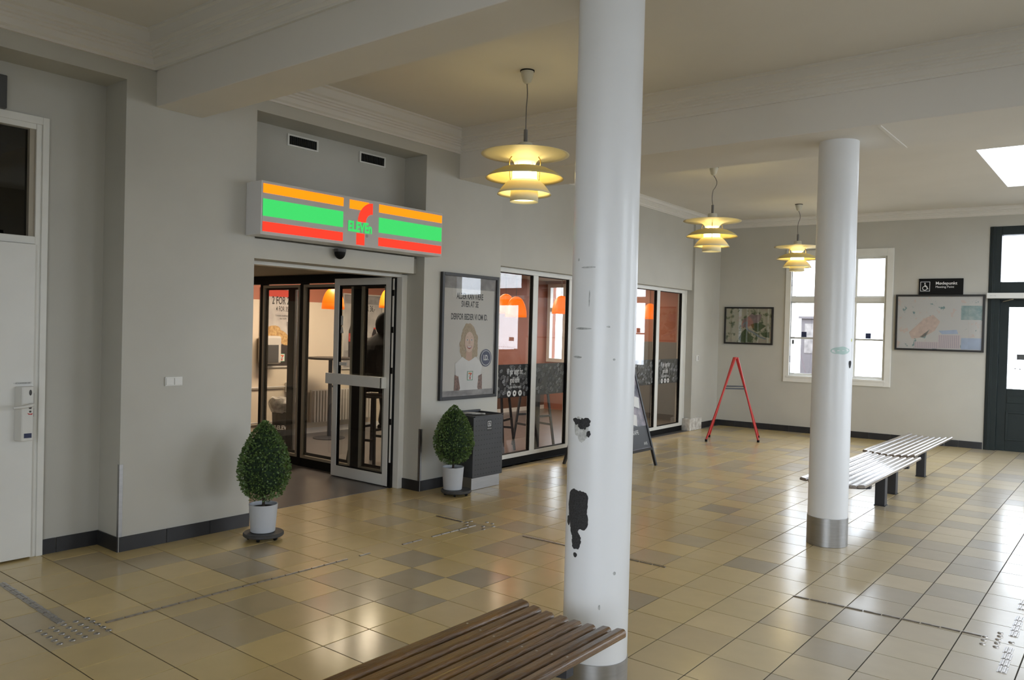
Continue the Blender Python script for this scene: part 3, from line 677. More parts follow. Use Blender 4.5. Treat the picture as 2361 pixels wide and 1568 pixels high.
def logo7(cv, u, v, s):
    cv.rect(u-s/2,u+s/2,v-s/2*1.1,v+s/2*1.1,M['pwhite']); cv.up()
    for a in ((-.5,-.44,-.55,.55),(.44,.5,-.55,.55),(-.5,.5,.49,.55),(-.5,.5,-.55,-.49)): cv.rect(u+a[0]*s,u+a[1]*s,v+a[2]*s,v+a[3]*s,M['pgreen'])
    cv.poly([(u-.3*s,v+.2*s),(u+.05*s,v+.2*s),(u+.15*s,v+.38*s),(u-.3*s,v+.38*s)],M['porange'])
    cv.poly([(u+.3*s,v+.38*s),(u+.14*s,v+.32*s),(u-.02*s,v+.12*s),(u-.06*s,v-.02*s),(u+.1*s,v-.02*s),(u+.14*s,v+.08*s),(u+.3*s,v+.2*s)],M['pred'])
    cv.rect(u-.09*s,u+.1*s,v-.42*s,v-.14*s,M['pred']); cv.text('ELEVEn',u,v-.08*s,.17*s,M['pgreen'],.9,.002*s)

def promo(name, y0, y1, z0, z1, label):
    p = empty(name, (-4.19,(y0+y1)/2,z0), label=label, cat='poster')
    MB().box(-4.2,-4.175,y0-.02,y0,z0-.02,z1+.02).box(-4.2,-4.175,y1,y1+.02,z0-.02,z1+.02).box(-4.2,-4.175,y0,y1,z0-.02,z0).box(-4.2,-4.175,y0,y1,z1,z1+.02).build('frame', M['rad'], p)
    MB().box(-4.2,-4.19,y0,y1,z0,z1).build('paper', M['poster_in'], p)
    return p, Canvas((-4.1894,(y0+y1)/2,z0), (0,1,0), (0,0,1))
p, cv = promo('promotion_poster', 4.46, 5.16, 0.99, 2.05, 'framed pastry offer poster reading 2 FOR 20 on the shop back wall')
cv.rect(-.35,.35,.96,1.06,M['pred']); cv.rect(-.35,.35,0,.30,M['cola'])
cv.rect(-.35,.35,.30,.42,M['pgrey']); cv.up()
cv.text('2 FOR 20,-',0.0,.905,.15,M['ink'],.55,.002); cv.text('4 FOR 35,-',0.0,.79,.095,M['ink'],.55,.001); cv.text('Croissant, kanelsnegl eller',0,.70,.035,M['ink'],.7); cv.text('skøn muffin',0,.66,.035,M['ink'],.7)
for u, v, s_, r_ in ((-.20,.46,.17,.3),(-.06,.42,.15,-.2),(-.26,.38,.13,.1),(.10,.36,.13,.2)):
    cv.poly([(u+s_*math.cos(t)*1.0*math.cos(r_)-s_*.5*math.sin(t)*math.sin(r_), v+s_*math.cos(t)*math.sin(r_)+s_*.55*math.sin(t)*math.cos(r_)) for t in [2*PI*k/14 for k in range(14)]], M['croiss']); cv.up()
cv.poly([(.10,.30),(.22,.30),(.26,.62),(.06,.62)],M['pgrey']); cv.ell(.16,.62,.10,.02,M['pwhite']); cv.up(); cv.ell(.16,.618,.085,.013,M['cola'])
cv.poly([(-.16,.16),(-.04,.16),(-.02,.34),(-.18,.34)],M['porange']); cv.up(); logo7(cv,-.01,.115,.10)
cv.build('print', p)
p, cv = promo('promotion_poster', 5.88, 6.64, 0.94, 2.04, 'framed cola offer poster reading FOR 36 on the shop back wall')
cv.rect(-.38,.38,.97,1.10,M['pgrey']); cv.rect(-.38,.38,0,.26,M['pgrey']); cv.up()
cv.text("TA' 3 FOR 36,-",0.02,.90,.13,M['ink'],.55,.001); cv.text('plus pant',0.02,.78,.045,M['ink'],.7)
for u, v, s_ in ((-.20,.14,1.15),(.03,.10,1.0),(.24,.22,.8)):
    cv.poly([(u-.065*s_,v),(u+.065*s_,v),(u+.065*s_,v+.36*s_),(u+.025*s_,v+.46*s_),(u-.025*s_,v+.46*s_),(u-.065*s_,v+.36*s_)],M['cola']); cv.up()
    cv.rect(u-.065*s_,u+.065*s_,v+.22*s_,v+.33*s_,M['pred']); cv.up(); cv.text('Coca-Cola',u,v+.275*s_,.035*s_,M['pwhite'],.7); cv.rect(u-.026*s_,u+.026*s_,v+.46*s_,v+.49*s_,M['pred'])
cv.ring(.02,.62,.0,.03,M['ink'])
cv.build('print', p)

# wall dispenser
q_ = empty('paper_dispenser', (-4.2,4.53,1.03), label='white and black dispenser on the shop back wall in front of the pastry poster', cat='dispenser')
MB().box(-4.172,-3.99,4.40,4.66,1.03,1.41).build('body', M['rad'], q_, bevel=0.03, seg=4)
MB().box(-3.99,-3.975,4.43,4.60,1.05,1.29).build('front_cover', M['plastic_d'], q_, bevel=0.005)
# heating pipe
q_ = empty('heating_pipe', (-4.16,4.6,0.72), label='thin white pipe with valve along the shop back wall', cat='pipe')
MB().tube([(-4.17,1.5,0.70),(-4.17,4.85,0.70)],0.011,8).build('upper_pipe', M['rad'], q_, smooth=True)
MB().tube([(-4.17,1.5,0.22),(-4.17,5.2,0.22)],0.011,8).build('lower_pipe', M['rad'], q_, smooth=True)
MB().box(-4.19,-4.06,4.86,5.02,0.62,0.76).build('valve_box', M['plastic_w'], q_, bevel=0.01)
# radiator
q_ = empty('radiator', (-4.12,5.85,0.15), label='ribbed off-white radiator under the posters in the shop', cat='radiator')
MB().box(-4.17,-4.12,5.28,6.44,0.16,0.63).build('panel', M['rad'], q_)
for k in range(22):
    y = 5.30+k*0.052
    MB().box(-4.12,-4.085,y,y+0.026,0.17,0.62).build('fin', M['rad'], q_)
# waste bin with bag
q_ = empty('waste_bin', (-3.78,4.56,0), label='black waste bin with clear bag over its rim beside the shop back wall', cat='bin')
MB().lathe([(0.0,0.0),(0.135,0.0),(0.155,0.46),(0.150,0.47),(0.0,0.46)], 24, (-3.78,4.56,0.003)).build('body', M['black'], q_, smooth=True)
q2 = MB(); rr_ = random.Random(4); pr = [(0.158,0.40),(0.185,0.47),(0.205,0.53),(0.175,0.585),(0.12,0.57),(0.05,0.55),(0.0,0.55)]; q2.lathe(pr, 24, (-3.78,4.56,0.003))
q2.v = [(x+0.02*(rr_.random()-.5), y+0.02*(rr_.random()-.5), z+0.03*(rr_.random()-.5)) for x, y, z in q2.v]; q2.build('bag', M['bag'], q_, smooth=True)
aa = math.atan2(CAM[1]-4.56, CAM[0]+3.78); vs_, fs_ = text_poly('7-ELEVEn', 0.075, 0.8, 0.003)
mb = MB(); mb.add([(-3.78+0.151*math.cos(aa-0.12+a/0.151), 4.56+0.151*math.sin(aa-0.12+a/0.151), 0.20+b2) for a, b2 in vs_], fs_); mb.build('lettering', M['pwhite'], q_)
# black rounded bin at the left
q_ = empty('litter_drum', (-2.55,2.62,0), label='black rounded bin just inside the shop entrance, half hidden by the pier', cat='bin')
MB().lathe([(0,0),(0.17,0),(0.18,0.45)], 24, (-2.55,2.62,0.003)).build('body', M['black'], q_, smooth=True)
MB().lathe([(0.185,0.45),(0.185,0.5),(0.17,0.58),(0.10,0.65),(0,0.67)], 24, (-2.55,2.62,0.003)).build('lid', M['black'], q_, smooth=True)
# cafe table
q_ = empty('cafe_table', (-3.62,5.2,0), label='round dark bar table on a single pole by the radiator', cat='table')
MB().lathe([(0,1.10),(0.30,1.10),(0.305,1.115),(0.30,1.13),(0,1.13)], 32, (-3.62,5.2,0)).build('tabletop', M['counter'], q_, smooth=True)
MB().lathe([(0.028,0.03),(0.028,1.10)], 12, (-3.62,5.2,0)).build('pole', M['charc'], q_, smooth=True)
MB().lathe([(0,0.003),(0.22,0.003),(0.22,0.012),(0.05,0.03),(0,0.03)], 28, (-3.62,5.2,0)).build('foot_plate', M['charc'], q_, smooth=True)

def make_stool(label):
    t = empty('bar_stool', (0,0,0), label=label, cat='stool', group='black bar stools in the shop')
    MB().box(-0.17,0.17,-0.17,0.17,0.77,0.80).build('seat', M['counter'], t, local=True, bevel=0.012)
    for sx in (-1,1):
        for sy in (-1,1):
            MB().bar((sx*0.20,sy*0.20,0.003),(sx*0.125,sy*0.125,0.77),0.026,0.026).build('leg', M['charc'], t, local=True)
    for z, k in ((0.30,0.172),(0.42,0.160)):
        if z < 0.4:
            for s_ in (-1,1): MB().bar((-k,s_*k,z),(k,s_*k,z),0.02,0.028).build('rung', M['charc'], t, local=True)
        else:
            for s_ in (-1,1): MB().bar((s_*k,-k,z),(s_*k,k,z),0.02,0.028).build('rung', M['charc'], t, local=True)
    return t
st = make_stool('black bar stool carrying the person in the dark jacket behind the open door leaf'); st.location = (-1.62,4.22,0.003); st.rotation_euler = (0,0,0.12)
dup(st, (-1.30,6.02,0.003), 0.3, label='black bar stool behind the first shop window pane')
dup(st, (-1.25,6.78,0.003), -0.25, label='black bar stool behind the second shop window pane')
# counter along the window (behind the bean film)
q_ = empty('window_counter', (-0.95,7.3,0), label='dark counter shelf on legs along the inside of the shop windows', cat='counter')
MB(fl).box(-0.62,-0.28,4.98,9.9,1.02,1.06).build('top', M['counter'], q_, bevel=0.004)
for y in (5.15,6.45,7.4,9.2,9.8): MB(fl).box(-0.58,-0.50,y,y+0.05,0.003,1.02).build('leg', M['charc'], q_)
# orange pendants
def pend(x, y, zb, label):
    t = empty('orange_pendant', (x,y,zb), label=label, cat='pendant lamp', group='orange dome pendants in the shop')
    MB().lathe([(0.140*math.cos(k*PI/20)**0.9 if k < 10 else 0.0, 0.27*math.sin(k*PI/20)) for k in range(11)], 28, (x,y,zb)).build('shade', M['orange_pend'], t, smooth=True, solid=0.003)
    MB().tube([(x,y,zb+0.265),(x,y,2.56)],0.004,6).build('cord', M['cable'], t)
    return t
for a in ((-1.70,6.667,1.80,'orange dome pendant at the left edge of the first shop window'),(-1.25,6.33,1.745,'orange dome pendant just right of the leftmost one in the first shop window'),(-1.55,7.80,1.83,'orange dome pendant seen in the second shop window pane'),(-1.50,10.42,1.82,'orange dome pendant in the last shop window, right of the near column'),(-2.8,4.56,1.78,'orange dome pendant half hidden behind the open door leaf'),(-2.8,5.52,1.83,'orange dome pendant seen through the glass of the open door leaf')):
    pend(*a)

# person on the stool, seen through the door glass
pr = empty('person', (-1.62,4.2,0.05), label='person in black hooded jacket sitting on a bar stool in the shop', cat='person')
def skin_body(chains, name, m, parent, sub=2):
    """chains: list of lists of (x,y,z,r); first vertex of first chain is the root; a chain may start at an index"""
    vs, es, rs = [], [], []
    for start, pts in chains:
        prev = start
        for p_ in pts:
            vs.append(p_[:3]); rs.append(p_[3])
            if prev is not None: es.append((prev, len(vs)-1))
            prev = len(vs)-1
    me = bpy.data.meshes.new(name); me.from_pydata(vs, es, []); me.materials.append(m)
    o = bpy.data.objects.new(name, me); C.objects.link(o); o.parent = parent
    sk_ = o.modifiers.new('skin', 'SKIN')
    if not me.skin_vertices: me.attributes.new('s', 'FLOAT', 'POINT')
    lay = me.skin_vertices[0].data if len(me.skin_vertices) else None
    if lay:
        for k, r_ in enumerate(rs): lay[k].radius = (r_, r_)
        lay[0].use_root = True
    ss = o.modifiers.new('sub', 'SUBSURF'); ss.levels = sub; ss.render_levels = sub
    return o
# local: person faces +Y (towards the right of the picture), leaning forward
P0 = [(None, [(0,-0.02,0.90,0.155),(0,0.0,1.05,0.15),(0,0.05,1.20,0.165),(0,0.11,1.34,0.15),(0,0.15,1.42,0.075),(0,0.18,1.47,0.06)]),
      (3, [(-0.17,0.12,1.34,0.075),(-0.24,0.18,1.16,0.058),(-0.19,0.36,1.06,0.048),(-0.14,0.48,1.08,0.036)]),
      (3, [(0.17,0.12,1.34,0.075),(0.24,0.18,1.16,0.058),(0.19,0.36,1.06,0.048),(0.14,0.48,1.08,0.036)]),
      (0, [(-0.10,0.06,0.87,0.10),(-0.14,0.34,0.84,0.078),(-0.13,0.36,0.56,0.058),(-0.13,0.30,0.40,0.045),(-0.13,0.40,0.36,0.040)]),
      (0, [(0.10,0.06,0.87,0.10),(0.14,0.30,0.84,0.078),(0.13,0.28,0.56,0.058),(0.13,0.20,0.40,0.045),(0.13,0.30,0.36,0.040)])]
skin_body(P0, 'body', M['cloth'], pr)
hd = MB(); n1, n2 = 14, 18
for i_ in range(n1+1):
    th = PI*i_/n1
    for k in range(n2):
        ph = 2*PI*k/n2
        x = 0.075*math.sin(th)*math.cos(ph); y = 0.098*math.sin(th)*math.sin(ph); z = 0.118*math.cos(th)
        if z < -0.03: y += 0.012*(1 if y > 0 else 0); x *= 1-0.25*min(1,(-z-0.03)/0.09)
        if y > 0.07 and abs(x) < 0.022 and -0.045 < z < 0.02: y += 0.024*(1-abs(x)/0.022)
        if y > 0.06 and 0.015 < abs(x) < 0.045 and 0.005 < z < 0.03: y -= 0.008
        hd.v.append((x, 0.215+y, 1.545+z))
hd.f = [(i_*n2+k, i_*n2+(k+1)%n2, (i_+1)*n2+(k+1)%n2, (i_+1)*n2+k) for i_ in range(n1) for k in range(n2)]; hd.m = [0]*len(hd.f)
hd.build('head', M['flesh'], pr, smooth=True, local=True)
hood = MB(); pts = []
for i_ in range(9):
    for k in range(13):
        th = PI*i_/10; ph = PI*0.10 + (PI*1.8)*k/12 + PI/2*1.0
        x = 0.105*math.sin(th)*math.cos(ph); y = 0.125*math.sin(th)*math.sin(ph); z = 0.145*math.cos(th)
        hood.v.append((x, 0.195+y, 1.55+z))
hood.f = [(i_*13+k, i_*13+k+1, (i_+1)*13+k+1, (i_+1)*13+k) for i_ in range(8) for k in range(12)]; hood.m = [0]*len(hood.f)
hood.build('hood', M['cloth'], pr, smooth=True, local=True, solid=0.012)
for s_ in (-1,1):
    hb = MB()
    for fgr in range(4):
        u = -0.03+fgr*0.02
        hb.tube([(s_*0.13+u*0.6, 0.49, 1.085-fgr*0.003),(s_*0.12+u*0.8, 0.545,1.085),(s_*0.115+u*0.8,0.575-abs(u)*0.3,1.068),(s_*0.112+u*0.8,0.572,1.05)],[0.011,0.010,0.009,0.007],6)
    hb.tube([(s_*0.10,0.49,1.085),(s_*0.085,0.52,1.095),(s_*0.08,0.545,1.09)],[0.012,0.011,0.008],6)
    hb.box(s_*0.13-0.04,s_*0.13+0.04,0.46,0.51,1.07,1.10)
    hb.build('hand', M['flesh'], pr, smooth=True, local=True)
    MB().box(s_*0.13-0.045,s_*0.13+0.045,0.17 if s_>0 else 0.27,0.44 if s_>0 else 0.54,0.315,0.375).build('shoe', M['black'], pr, local=True, bevel=0.025, seg=3)
pr.rotation_euler = (0,0,0.10)

# ------------------------------------------------------------------ shop windows (window_2)
w2 = struct(empty('window_2', (-0.55,7.4,0)))
MUL = [4.97, 5.765, 6.56, 7.39, 8.22, 9.055, 9.965]
f_ = MB(fl).box(-0.15,-0.09, 4.93,10.08, 2.235,2.29).box(-0.15,-0.09, 4.93,10.08, 0.085,0.135)
for k, y in enumerate(MUL):
    hw_ = 0.05 if k not in (6,) else 0.065
    f_.box(-0.15,-0.088, y-hw_, y+hw_, 0.135, 2.235)
f_.box(-0.15,-0.085, 10.03,10.08, 0.0,2.29)
f_.build('frame', M['white'], w2, bevel=0.004)
MB(fl).box(-0.15,-0.10, 4.93,10.08, 0.0,0.085).build('plinth', M['black'], w2)
for k in range(6):
    y0, y1 = MUL[k]+0.05, MUL[k+1]-(0.05 if k < 5 else 0.065)
    g_ = MB(fl).box(-0.135,-0.095, y1-.012,y1, 0.135,2.235).box(-0.135,-0.095, y0,y0+.008, 0.135,2.235).box(-0.135,-0.095, y0,y1, 2.227,2.235).box(-0.135,-0.095, y0,y1, 0.135,0.143)
    g_.build('gasket', M['black'], w2)
    pa = MB(fl).box(-0.122,-0.116, y0+.008,y1-.012, 0.143,2.227).build('pane', M['shopglass'], w2)
    MB(fl).box(-0.130,-0.1235, y0+.008,y1-.012, 0.79,1.175).build('bean_film', M['filmdark'], pa)
    cv = Canvas((-0.1234, y0+.008, 0.79), (0,1,0), (0,0,1), fl); q = random.Random(90+k); WW = y1-y0-.02
    for c_ in range(85):
        u, v, ro = .03+(WW-.06)*q.random(), .025+.335*q.random(), q.choice((.5,.7,-.4,.9,.3))+q.gauss(0,.25); a_ = .030+.008*q.random(); tone = q.choice(('bean0','bean1','bean1','bean2'))
        cv.up(0.00003).ell(u,v,a_,a_*.62,M['filmdark'],14,ro); cv.up(0.00003).ell(u-.002,v+.003,a_*.88,a_*.50,M[tone],14,ro)
        cv.up(0.00003); co_, si_ = math.cos(ro), math.sin(ro)
        cv.poly([(u+x_*co_-y_*si_, v+.003+x_*si_+y_*co_) for x_, y_ in ((-a_*.85,.002),(-a_*.3,.0045),(a_*.3,-.001),(a_*.85,.001),(a_*.85,-.002),(a_*.3,-.005),(-a_*.3,.0005),(-a_*.85,-.001))], M['filmdark'])
    cv.build('bean_print', pa)
    if k in (0, 5):
        u0 = (y0+y1)/2 + (0.05 if k == 0 else -0.1)
        cv = Canvas((-0.1140, u0, 0.79), (0,1,0), (0,0,1), fl)
        cv.text('Vi går langt for',0,.30,.10,M['pwhite'],.52,.001); cv.text('god kaffe',0,.20,.10,M['pwhite'],.52,.001); cv.text('(og kort efter frisk mælk)',0,.12,.04,M['pwhite'],.62)
        for d in (-.11,0,.11): cv.ring(d,.045,.012,.036,M['pwhite'],16)
        cv.build('film_lettering', pa)

# ------------------------------------------------------------------ framed poster on the pier
ps = empty('framed_poster', (-0.19,4.22,0.862), label='tall framed grey poster of a smiling woman in a white shirt beside the shop door', cat='poster')
PY0, PY1, PZ0, PZ1 = 3.780, 4.655, 0.862, 2.134
MB().box(-0.2,-0.165,PY0,PY0+.032,PZ0,PZ1).box(-0.2,-0.165,PY1-.032,PY1,PZ0,PZ1).box(-0.2,-0.165,PY0+.032,PY1-.032,PZ0,PZ0+.032).box(-0.2,-0.165,PY0+.032,PY1-.032,PZ1-.032,PZ1).build('frame', M['aluborder'], ps, bevel=0.003)
MB().box(-0.2,-0.19,PY0+.032,PY1-.032,PZ0+.032,PZ1-.032).build('backing', M['pgrey'], ps)
MB().box(-0.178,-0.175,PY0+.03,PY1-.03,PZ0+.03,PZ1-.03).build('pane', M['pictglass'], ps)
cv = Canvas((-0.1896,(PY0+PY1)/2,PZ0), (0,1,0), (0,0,1))
cv.rect(-.385,.385,.09,1.12,M['paper']); cv.rect(-.385,.385,1.12,1.24,M['pgrey']); cv.up()
cv.text('ALDER KAN VÆRE',0,1.045,.085,M['ink'],.58,.002); cv.text('SVÆR AT SE',0,.965,.085,M['ink'],.58,.002); cv.text('DERFOR BEDER VI OM ID.',0,.835,.085,M['ink'],.58,.002)
q = random.Random(12)
for k in range(26):
    t_ = PI*(-0.28+1.56*k/25); cv.up(0.00005).ell(.088*math.cos(t_)*(1.05+.15*q.random()), .60+.125*math.sin(t_)+(-.07*(1-max(0,math.sin(t_)))), .034+.012*q.random(), .045+.02*q.random(), M['hair'], 12, q.random())
cv.up(0.0001).ell(0,.645,.09,.10,M['hair'],24); cv.up()
cv.poly([(-.05,.36),(.05,.36),(.045,.50),(-.045,.50)],M['skin']); cv.up()
cv.poly([(-.21,.36),(-.10,.43),(-.04,.40),(0,.385),(.04,.40),(.10,.43),(.21,.36),(.19,.22),(.15,.24),(.155,.09),(-.155,.09),(-.15,.24),(-.19,.22)],M['shirt']); cv.up()
cv.poly([(-.21,.25),(-.155,.23),(-.125,.11),(-.14,.09),(-.215,.09)],M['tattoo']); cv.poly([(.21,.25),(.155,.23),(.14,.11),(.15,.09),(.215,.09)],M['tattoo']); cv.up()
cv.ell(0,.582,.072,.105,M['skin2'],24); cv.up()
cv.up(0.0002)
for s_ in (-1,1):
    cv.ell(s_*.033,.603,.0165,.0075,M['pwhite'],12); cv.poly([(s_*.014,.628),(s_*.034,.637),(s_*.055,.628),(s_*.034,.632)],M['hair'])
cv.up(0.0002)
cv.poly([(-.006,.605),(.006,.605),(.016,.566),(0,.560),(-.016,.566)],M['skin'])
cv.poly([(-.042,.545),(-.02,.538),(.02,.538),(.042,.545),(.026,.517),(0,.508),(-.026,.517)],M['lip']); cv.up()
for s_ in (-1,1): cv.ell(s_*.033,.603,.0065,.007,M['ink'],10)
cv.poly([(-.034,.541),(-.016,.536),(.016,.536),(.034,.541),(.018,.524),(-.018,.524)],M['pwhite'])
logo7(cv,0.02,.235,.085)
cv.ell(.265,.415,.092,.092,M['navy'],28); cv.up(); cv.ring(.265,.415,.074,.080,M['pwhite'],28); cv.text('I.D.',.265,.415,.075,M['pwhite'],.75,.003)
cv.build('print', ps)

# ------------------------------------------------------------------ litter bin
bn = empty('litter_bin', (-0.03,4.16,0), label='dark perforated litter bin with a steel base against the pier under the poster', cat='bin')
BX0, BX1, BY0, BY1 = -0.185, 0.145, 3.935, 4.392
MB().box(BX0+.01,BX1-.01,BY0+.0,BY1-.03,0.003,0.125).build('steel_base', M['steel'], bn)
MB().box(BX0,BX1,BY0,BY1,0.118,0.715).build('body', M['bin'], bn, bevel=0.004)
MB().box(BX0,BX0+.02,BY0-.004,BY1+.004,0.715,0.745).box(BX0,BX1,BY0-.004,BY0+.02,0.715,0.728).box(BX0,BX1,BY1-.02,BY1+.004,0.715,0.73).box(BX1-.02,BX1,BY0,BY1,0.715,0.724).build('lid_rim', M['bin'], bn)
MB().box(BX0+.02,BX1-.02,BY0+.02,BY1-.02,0.7152,0.718).build('opening', M['binhole'], bn)
MB().tube([(BX0+.06,BY0+.05,0.724),(BX0+.12,BY0+.14,0.735),(BX0+.17,BY0+.22,0.727),(BX0+.22,BY0+.3,0.722)],0.012,6).build('crumpled_wrapper', M['bag'], bn, smooth=True)
hl = MB()
for a in range(10):
    for c_ in range(12):
        y, z = BY0+0.04+a*0.042, 0.15+c_*0.048
        if 0.54 < z < 0.68 and 4.12 < y < 4.24: continue
        hl.add([(BX1+0.0008, y+0.0045*math.cos(t), z+0.0045*math.sin(t)) for t in [2*PI*k/6 for k in range(6)]], [tuple(range(6))])
tag(hl.build('perforation', M['binhole'], bn), kind='stuff')
cv = Canvas((BX1+0.001,4.175,0.625), (0,1,0), (0,0,1)); cv.rect(-.04,.04,-.055,.055,M['ink']); cv.up()
cv.rect(-.026,.026,-.012,.040,M['pwhite']); cv.up(); cv.rect(-.021,.021,-.007,.035,M['ink']); cv.up(); cv.ell(0,.026,.005,.005,M['pwhite'],10); cv.poly([(-.012,.016),(.008,.018),(.010,.002),(.004,.002),(.002,.010),(-.012,.010)],M['pwhite']); cv.rect(-.014,.014,-.003,0,M['pwhite']); cv.text('AFFALD',0,-.034,.018,M['pwhite'])
cv.build('sticker', bn)

# ------------------------------------------------------------------ planters
def planter(x, y, dx, dy, zpot, rmax, ztop, seed, label, dlabel):
    # dolly is a thing of its own
    d = empty('plant_dolly', (dx,dy,0), label=dlabel, cat='plant dolly', group='round plant dollies')
    MB().lathe([(0,0.028),(0.140,0.028),(0.145,0.034),(0.145,0.048),(0.139,0.054),(0.10,0.052),(0,0.052)], 36, (dx,dy,0)).build('platform', M['dolly'], d, smooth=True)
    for k in range(5):
        a = 2*PI*k/5+0.3; wx, wy = dx+0.105*math.cos(a), dy+0.105*math.sin(a)
        MB().tube([(wx-0.008*math.sin(a),wy+0.008*math.cos(a),0.0145),(wx+0.008*math.sin(a),wy-0.008*math.cos(a),0.0145)],0.0140,12).build('caster', M['black'], d, smooth=True)
        MB().box(wx-0.008,wx+0.008,wy-0.008,wy+0.008,0.024,0.0285).build('caster_bracket', M['dolly'], d)
    t = empty('potted_topiary', (x,y,0.054), label=label, cat='potted plant', group='egg-shaped boxwood plants in grey pots')
    zb = 0.054
    MB().lathe([(0,zb),(0.083,zb),(0.088,zb+0.004),(0.103,zpot),(0.098,zpot),(0.096,zpot-0.02),(0.090,zpot-0.03)], 40, (x,y,0)).build('pot', M['pot'], t, smooth=True)
    MB().lathe([(0,zpot-0.028),(0.091,zpot-0.028)], 24, (x,y,0)).build('soil', M['soil'], t)
    q = random.Random(seed)
    MB().tube([(x,y,zpot-0.04),(x+0.004,y,zpot+0.05),(x,y+0.003,zpot+0.2)],0.011,8).build('stem', M['bark'], t, smooth=True)
    z0 = zpot+0.03; H_ = ztop-z0
    def rad(s): # s 0..1 from the bottom
        if s < 0.38: return rmax*(0.54+0.46*math.sin(min(1,s/0.38)*PI/2))
        v = min(1, (s-0.38)/0.62)
        return rmax*max(0.0, 1-v**1.8)**0.82
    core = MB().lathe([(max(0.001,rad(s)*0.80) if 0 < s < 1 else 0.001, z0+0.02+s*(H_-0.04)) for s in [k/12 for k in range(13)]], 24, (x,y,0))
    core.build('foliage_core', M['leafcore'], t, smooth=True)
    lm = MB(); N = 5200
    for k in range(N):
        s = q.random()**0.92; 
        r_ = rad(s)*(0.80+0.20*q.random()); a = q.random()*2*PI
        if q.random() > (rad(s)/rmax)*0.9+0.25: continue
        if s < 0.05: r_ *= q.random()**0.5
        p_ = Vector((x+r_*math.cos(a), y+r_*math.sin(a), z0+s*H_))
        out = Vector((math.cos(a), math.sin(a), 0.9*(s-0.3)))
        d_ = (out + Vector((q.gauss(0,.6),q.gauss(0,.6),q.gauss(0.35,.5)))).normalized()
        sd_ = d_.cross(Vector((q.gauss(0,1),q.gauss(0,1),q.gauss(0,1)))).normalized(); up_ = sd_.cross(d_)
        L, w_ = 0.014+0.008*q.random(), 0.0062+0.0026*q.random()
        A = p_; B = p_+d_*L*0.45+sd_*w_+up_*0.0015; D = p_+d_*L*0.45-sd_*w_+up_*0.0015; E_ = p_+d_*L
        lm.add([tuple(A),tuple(B),tuple(E_),tuple(D)], [(0,1,2),(0,2,3)])
    fo = MB(); fo.v, fo.f, fo.m = lm.v, lm.f, lm.m
    me_o = ORG[t.name]; me = bpy.data.meshes.new('leaves'); me.from_pydata([(a-me_o[0],b2-me_o[1],c_-me_o[2]) for a,b2,c_ in lm.v], [], lm.f); me.materials.append(M['leaf'])
    lo = bpy.data.objects.new('leaves', me); C.objects.link(lo); lo.parent = t; tag(lo, kind='stuff')
    return t
planter(0.190,1.552, 0.205,1.548, 0.258, 0.188, 0.862, 1, 'egg-shaped boxwood in a pale grey pot at the left side of the shop entrance', 'black wheeled dolly under the planter left of the shop entrance')
planter(0.130,3.672, 0.160,3.690, 0.268, 0.190, 0.845, 2, 'egg-shaped boxwood in a pale grey pot beside the litter bin', 'black wheeled dolly under the planter beside the litter bin')

# ------------------------------------------------------------------ benches
def bench(x0, x1, y0, y1, zt, nsl, legs, m, label, name='slatted_bench', dip=0.024, wr=0.77):
    xc, yc = (x0+x1)/2, (y0+y1)/2
    t = empty(name, (xc,yc,0), label=label, cat='bench', group='backless slatted benches')
    pitch = (x1-x0)/nsl; w_ = pitch*wr; th = 0.034 if wr < 0.8 else 0.026
    jit = [0.012*((k*7)%3)/2 for k in range(nsl)]
    for k in range(nsl):
        x = x0+pitch*(k+0.5); u = (x-xc)/((x1-x0)/2); z = zt - dip*(1-u*u)
        tilt = 2*dip*u/((x1-x0)/2)*0.8
        mb = MB(); h2 = w_/2; c_ = 0.010
        pts = [(-h2,-th),(h2,-th),(h2,-c_),(h2-c_,0),(-h2+c_,0),(-h2,-c_)]
        pts = [(x+a, z+b2+a*tilt) for a, b2 in pts]
        mb.prism(pts, 'y', y0+jit[k], y1-jit[k]*.6); so = mb.build('slat', m, t, bevel=0.006 if wr < 0.8 else 0.003, seg=3)
        for yl in legs:
            bl = MB().lathe([(0,0.001),(0.0035,0.0008),(0.005,0)], 10); bl.v = [(p[0]+x, p[1]+yl, p[2]+z) for p in bl.v]; bl.build('bolt', M['bolt'], so, smooth=True)
    for yl in legs:
        n_ = 9; top = []
        for k in range(n_):
            u = -1+2*k/(n_-1); top.append((xc+u*(x1-x0)/2*0.92, zt-th-0.001-dip*(1-(u*0.92)**2)))
        bot = [(p[0], p[1]-0.035) for p in top[::-1]]
        MB().prism(top+bot, 'y', yl-0.022, yl+0.022).build('cross_bearer', M['charc'], t)
        MB().box(xc-0.045,xc+0.045,yl-0.045,yl+0.045,0.006,zt-th-dip-0.034).build('leg', M['charc'], t, bevel=0.004)
        MB().box(xc-0.05,xc+0.05,yl-0.05,yl+0.05,0.0005,0.007).build('foot_plate', M['charc'], t)
    return t
bench(3.165,3.705, -1.22,0.79, 0.445, 8, (-0.85,0.42), M['slat'], 'brown slatted bench in the foreground running up to the near column')
bench(3.055,3.570, 4.66,6.665, 0.445, 8, (4.90,6.23), M['slat_glare'], wr=0.86, label= 'slatted bench, greyed by painted glare, directly behind the farther column')
bench(3.00,3.500, 6.73,8.72, 0.450, 8, (6.93,8.29), M['slat_glare'], wr=0.86, label= 'slatted bench, greyed by painted glare, farthest back in line toward the meeting point sign')

